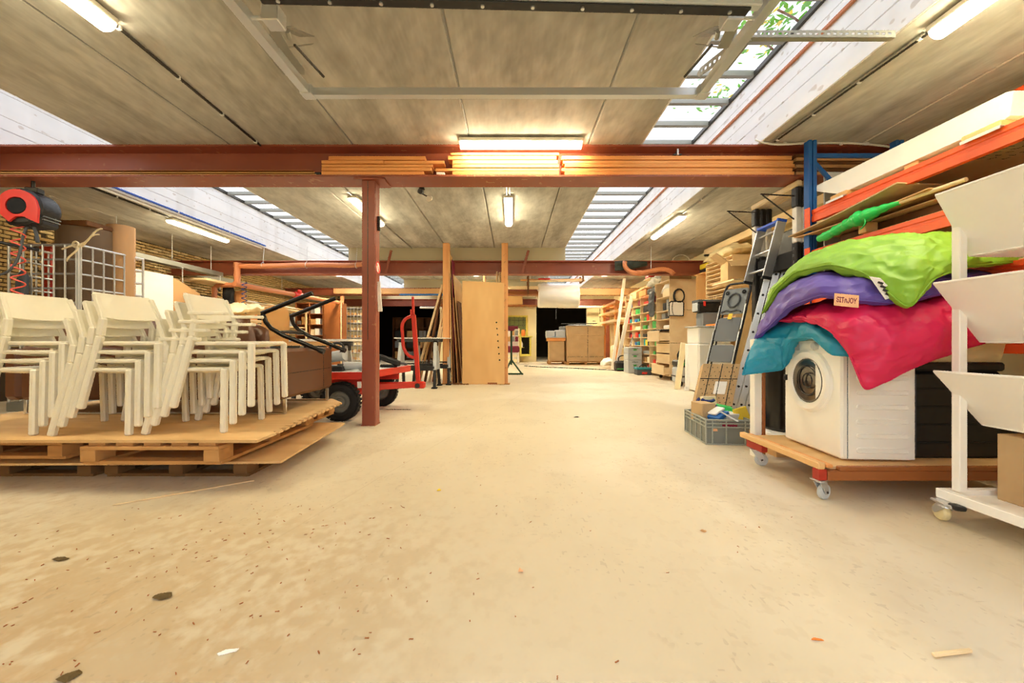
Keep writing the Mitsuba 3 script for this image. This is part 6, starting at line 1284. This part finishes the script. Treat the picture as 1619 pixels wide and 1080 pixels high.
obj('wood_stub', box(3.30, 3.42, 3.72, 3.80, 2.021, 2.118, .006), 'wood_board', 'small wood stub at the front of the middle rack level', 'block')
obj('green_plastic_bag', (lambda c, s: tube(c, s, 14))(curve([(3.24, 4.22, 2.085), (3.23, 4.0, 2.10), (3.23, 3.8, 2.135), (3.235, 3.62, 2.15), (3.25, 3.5, 2.165), (3.27, 3.36, 2.17)], 60), np.interp(np.linspace(0, 1, 60), [0, .03, .1, .45, .6, .75, .9, 1], [.012, .034, .042, .046, .068, .05, .026, .02]) * (1 + .16 * np.sin(np.linspace(0, 60, 60)) * np.sin(np.linspace(0, 17, 60)))), 'green_plastic', 'bright green plastic bag wrapped round a long thing on the rack', 'bag', smooth=True)
obj('green_bag_tie', tube(curve([(3.20, 3.62, 2.12), (3.19, 3.6, 2.07), (3.2, 3.66, 2.03)], 8), .006, 5), 'green_plastic', 'green tie hanging from the green plastic bag', 'tie', smooth=True)
obj('round_stick', cyl((3.27, 3.40, 2.172), (3.33, 2.92, 2.19), .017, 12), 'wood_pale', 'pale round stick coming out of the green plastic bag', 'stick', smooth=30)
obj('grey_sheet', box(3.5, 4.2, 4.46, 4.48, 2.0, 2.9, .002), 'grey_light', 'pale grey panel behind the blue upright', 'panel')
obj('grey_sheet', box(3.5, 4.2, 4.46, 4.48, 0, 1.999, .002), 'grey_plastic', 'grey panel below the pale one behind the blue upright', 'panel')
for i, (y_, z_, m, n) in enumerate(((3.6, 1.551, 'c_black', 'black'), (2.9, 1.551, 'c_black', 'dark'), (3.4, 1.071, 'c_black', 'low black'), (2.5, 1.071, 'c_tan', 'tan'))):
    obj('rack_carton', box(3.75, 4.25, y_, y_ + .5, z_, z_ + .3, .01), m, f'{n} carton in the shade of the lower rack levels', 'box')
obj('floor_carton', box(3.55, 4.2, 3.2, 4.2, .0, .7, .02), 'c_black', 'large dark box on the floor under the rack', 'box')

# ================================================================= white display trolley
k = thing('display_trolley', 'white metal display trolley with three slanted trays at the right edge', 'trolley')
YE, YN = 2.26, 0.62
for x in (2.42, 2.98): part(k, 'base_rail', box(x - .02, x + .02, YN, YE, .12, .172, .004), 'white_panel')
for y in (YE - .04, YN): part(k, 'base_cross', box(2.441, 2.959, y, y + .04, .12, .171, .003), 'white_panel')
part(k, 'base_plate', box(2.441, 2.959, YN + .04, YE - .04, .135, .142, .001), 'white_panel')
for y in (2.20, .78):
    part(k, 'post', box(2.47 - .022, 2.47 + .022, y - .022, y + .022, .1725, 1.66, .004), 'white_panel'); part(k, 'post', box(2.93 - .022, 2.93 + .022, y - .022, y + .022, .1725, 1.66, .004), 'white_panel')
def tray(xa, za, xb, zb):
    for s, n in ((1, ''), (-1, '')):
        f = (lambda x: x) if s > 0 else (lambda x: 5.40 - x)
        p0, p1 = A(f(xa), 0, za), A(f(xb), 0, zb)
        d = (p1 - p0) / np.linalg.norm(p1 - p0); nn_ = A(-d[2], 0, d[0]) * .004
        y0_, y1_ = .66, 2.215
        v = np.array([p0 + A(0, y1_ - .02, 0), p0 + A(0, y0_, 0), p1 + A(0, y0_, 0), p1 + A(0, y1_ + .015, 0)])
        tk = part(k, 'tray', hull(np.vstack([v + nn_, v - nn_])), 'white_panel')
        part(tk, 'lip', cat(bar(p0 + A(0, y0_, .004), p0 + A(0, y1_ - .02, .004), .016, .012, .002), bar(p1 + A(0, y0_, 0), p1 + A(0, y1_, 0), .03, .006, .002)), 'white_panel')
tray(2.335, 1.80, 2.56, 1.475); tray(2.325, 1.315, 2.62, .997); tray(2.325, .832, 2.63, .535)
part(k, 'tray_floor', cat(*[box(2.625, 2.775, .66, 2.21, z, z + .006, .001) for z in (.99, .53)], box(2.565, 2.835, .66, 2.21, 1.468, 1.474, .001)), 'white_panel')
def big_castor(x, y, a):
    ck = part(k, 'castor', mv(rot(cat(box(-.05, .05, -.045, .045, .105, .119, .003), lathe([(0, .105), (.04, .105), (.045, .09), (.03, .085), (0, .085)][::-1], 18), *[prism([(-.03, .09), (.04, .09), (.065, .055), (.05, .035), (.03, .045)], .005, (0, s * .026 + .0025, 0), (1, 0, 0), (0, 0, 1)) for s in (-1, 1)], box(-.075, -.02, -.03, .03, .098, .118, .004)), a), x, y), 'galvanised')
    part(ck, 'wheel', mv(rot(lathe([(0, -.018), (.03, -.02), (.042, -.018), (.048, -.008), (.048, .008), (.042, .018), (.03, .02), (0, .018)], 26, (.035, 0, .048), 'y'), a), x, y), 'cream_plastic', 30)
    part(ck, 'brake', mv(rot(box(-.10, -.04, -.025, .025, .10, .125, .006), a), x, y), 'black_plastic')
big_castor(2.40, 2.20, 75); big_castor(2.96, 2.20, 60); big_castor(2.42, .72, 80); big_castor(2.98, .72, 90)
obj('brown_carton', box(2.64, 2.90, 1.75, 2.17, .1425, .50, .004), 'cardboard', 'brown cardboard box standing on the base of the white trolley', 'box')

# ================================================================= litter on the floor
def flat(name, pts, label, m, cat_, h=.003, z=.0015): return obj(name, prism(pts, h, (0, 0, z), (1, 0, 0), (0, 1, 0)), m, label, cat_)
def fl(px, py): Y = F / (py - CY); return A((px - CX) * Y / F, Y)
def scrap(px, py, r, label, m, cat_, seed, st=1.0, name='litter_scrap'):
    g = np.random.default_rng(seed); c = fl(px, py); a = np.sort(g.uniform(0, 2 * PI, 9)); rr = r * g.uniform(.5, 1, 9)
    P = hull(np.vstack([np.stack([c[0] + st * rr * np.cos(a), c[1] + rr * np.sin(a), .002 + .006 * g.random(9)], 1), np.stack([c[0] + st * .5 * rr * np.cos(a), c[1] + .5 * rr * np.sin(a), .012 * g.random(9) + .004], 1)]))
    return obj(name, P, m, label, cat_)
c = fl(358, 1033); flat('paper_scrap', [c + A(-.026, -.006), c + A(-.016, -.012), c + A(.028, .006), c + A(.030, .016), c + A(-.01, .010), c + A(-.018, .001)], 'torn white paper scrap on the floor near the camera', 'paper', 'scrap')
scrap(112, 1072, .03, 'dark dry leaf at the bottom left of the floor', 'leaf_litter', 'leaf', 3, 1.2, 'dry_leaf'); scrap(257, 944, .026, 'brown crumbled leaf on the dirty floor left of the aisle', 'leaf_litter', 'leaf', 4, 1.6, 'dry_leaf')
scrap(95, 886, .022, 'small dark chip on the dirty floor at the left', 'leaf_litter', 'chip', 5, 1.8, 'wood_chip'); scrap(695, 776, .02, 'small yellow scrap in the middle of the aisle', 'c_yellow', 'scrap', 6)
c = fl(1292, 1013); flat('dry_leaf', [c + A(-.018, .002), c + A(-.004, .009), c + A(.016, .002), c + A(.02, -.003), c + A(.0, -.002)], 'small orange leaf on the floor at the lower right', 'c_orange', 'leaf')
c = fl(1506, 1038); obj('wood_splinter', cat(bar((c[0] - .065, c[1] - .004, .008), (c[0] + .072, c[1] + .012, .010), .012, .010, .002), bar((c[0] - .05, c[1] + .004, .006), (c[0] + .05, c[1] + .016, .008), .008, .006, .002)), 'wood_pale', 'long pale wood splinter on the floor at the lower right', 'splinter')
scrap(1112, 841, .016, 'small brown chip on the floor right of the aisle', 'mdf_brown', 'chip', 8, 1.4, 'wood_chip'); scrap(822, 904, .016, 'pinkish chip on the floor in the middle', 'label_tan', 'chip', 9, 1.2, 'wood_chip'); scrap(911, 660, .03, 'dark scrap on the far floor of the aisle', 'print_dark', 'scrap', 10, 1.6)
a_, b_ = fl(178, 800), fl(402, 761); obj('thin_lath', cat(bar((a_[0], a_[1], .004), (b_[0], b_[1], .006), .014, .006, .001)), 'wood_pale', 'long thin lath lying on the floor before the pallets', 'lath')
a_, b_ = fl(600, 647), fl(650, 648); obj('floor_strip', bar((a_[0], a_[1], .002), (b_[0], b_[1], .002), .02, .003, 0), 'print_dark', 'thin dark strip on the floor behind the column', 'strip')
ch = []
for i in range(260):
    if i < 190: x, y = rng.normal(-1.35, .62), rng.uniform(1.15, 2.45)
    else: x, y = rng.uniform(-1.4, 1.9), rng.uniform(1.15, 6.5)
    a, L, w = rng.uniform(0, PI), rng.uniform(.004, .016), rng.uniform(.0015, .004)
    ch.append(bar((x, y, .002), (x + L * math.cos(a), y + L * math.sin(a), .0022), w, .002, 0))
obj('wood_debris', cat(*ch), 'wood_brown', 'fine wood chips and crumbs scattered over the floor', 'debris', kind='stuff')
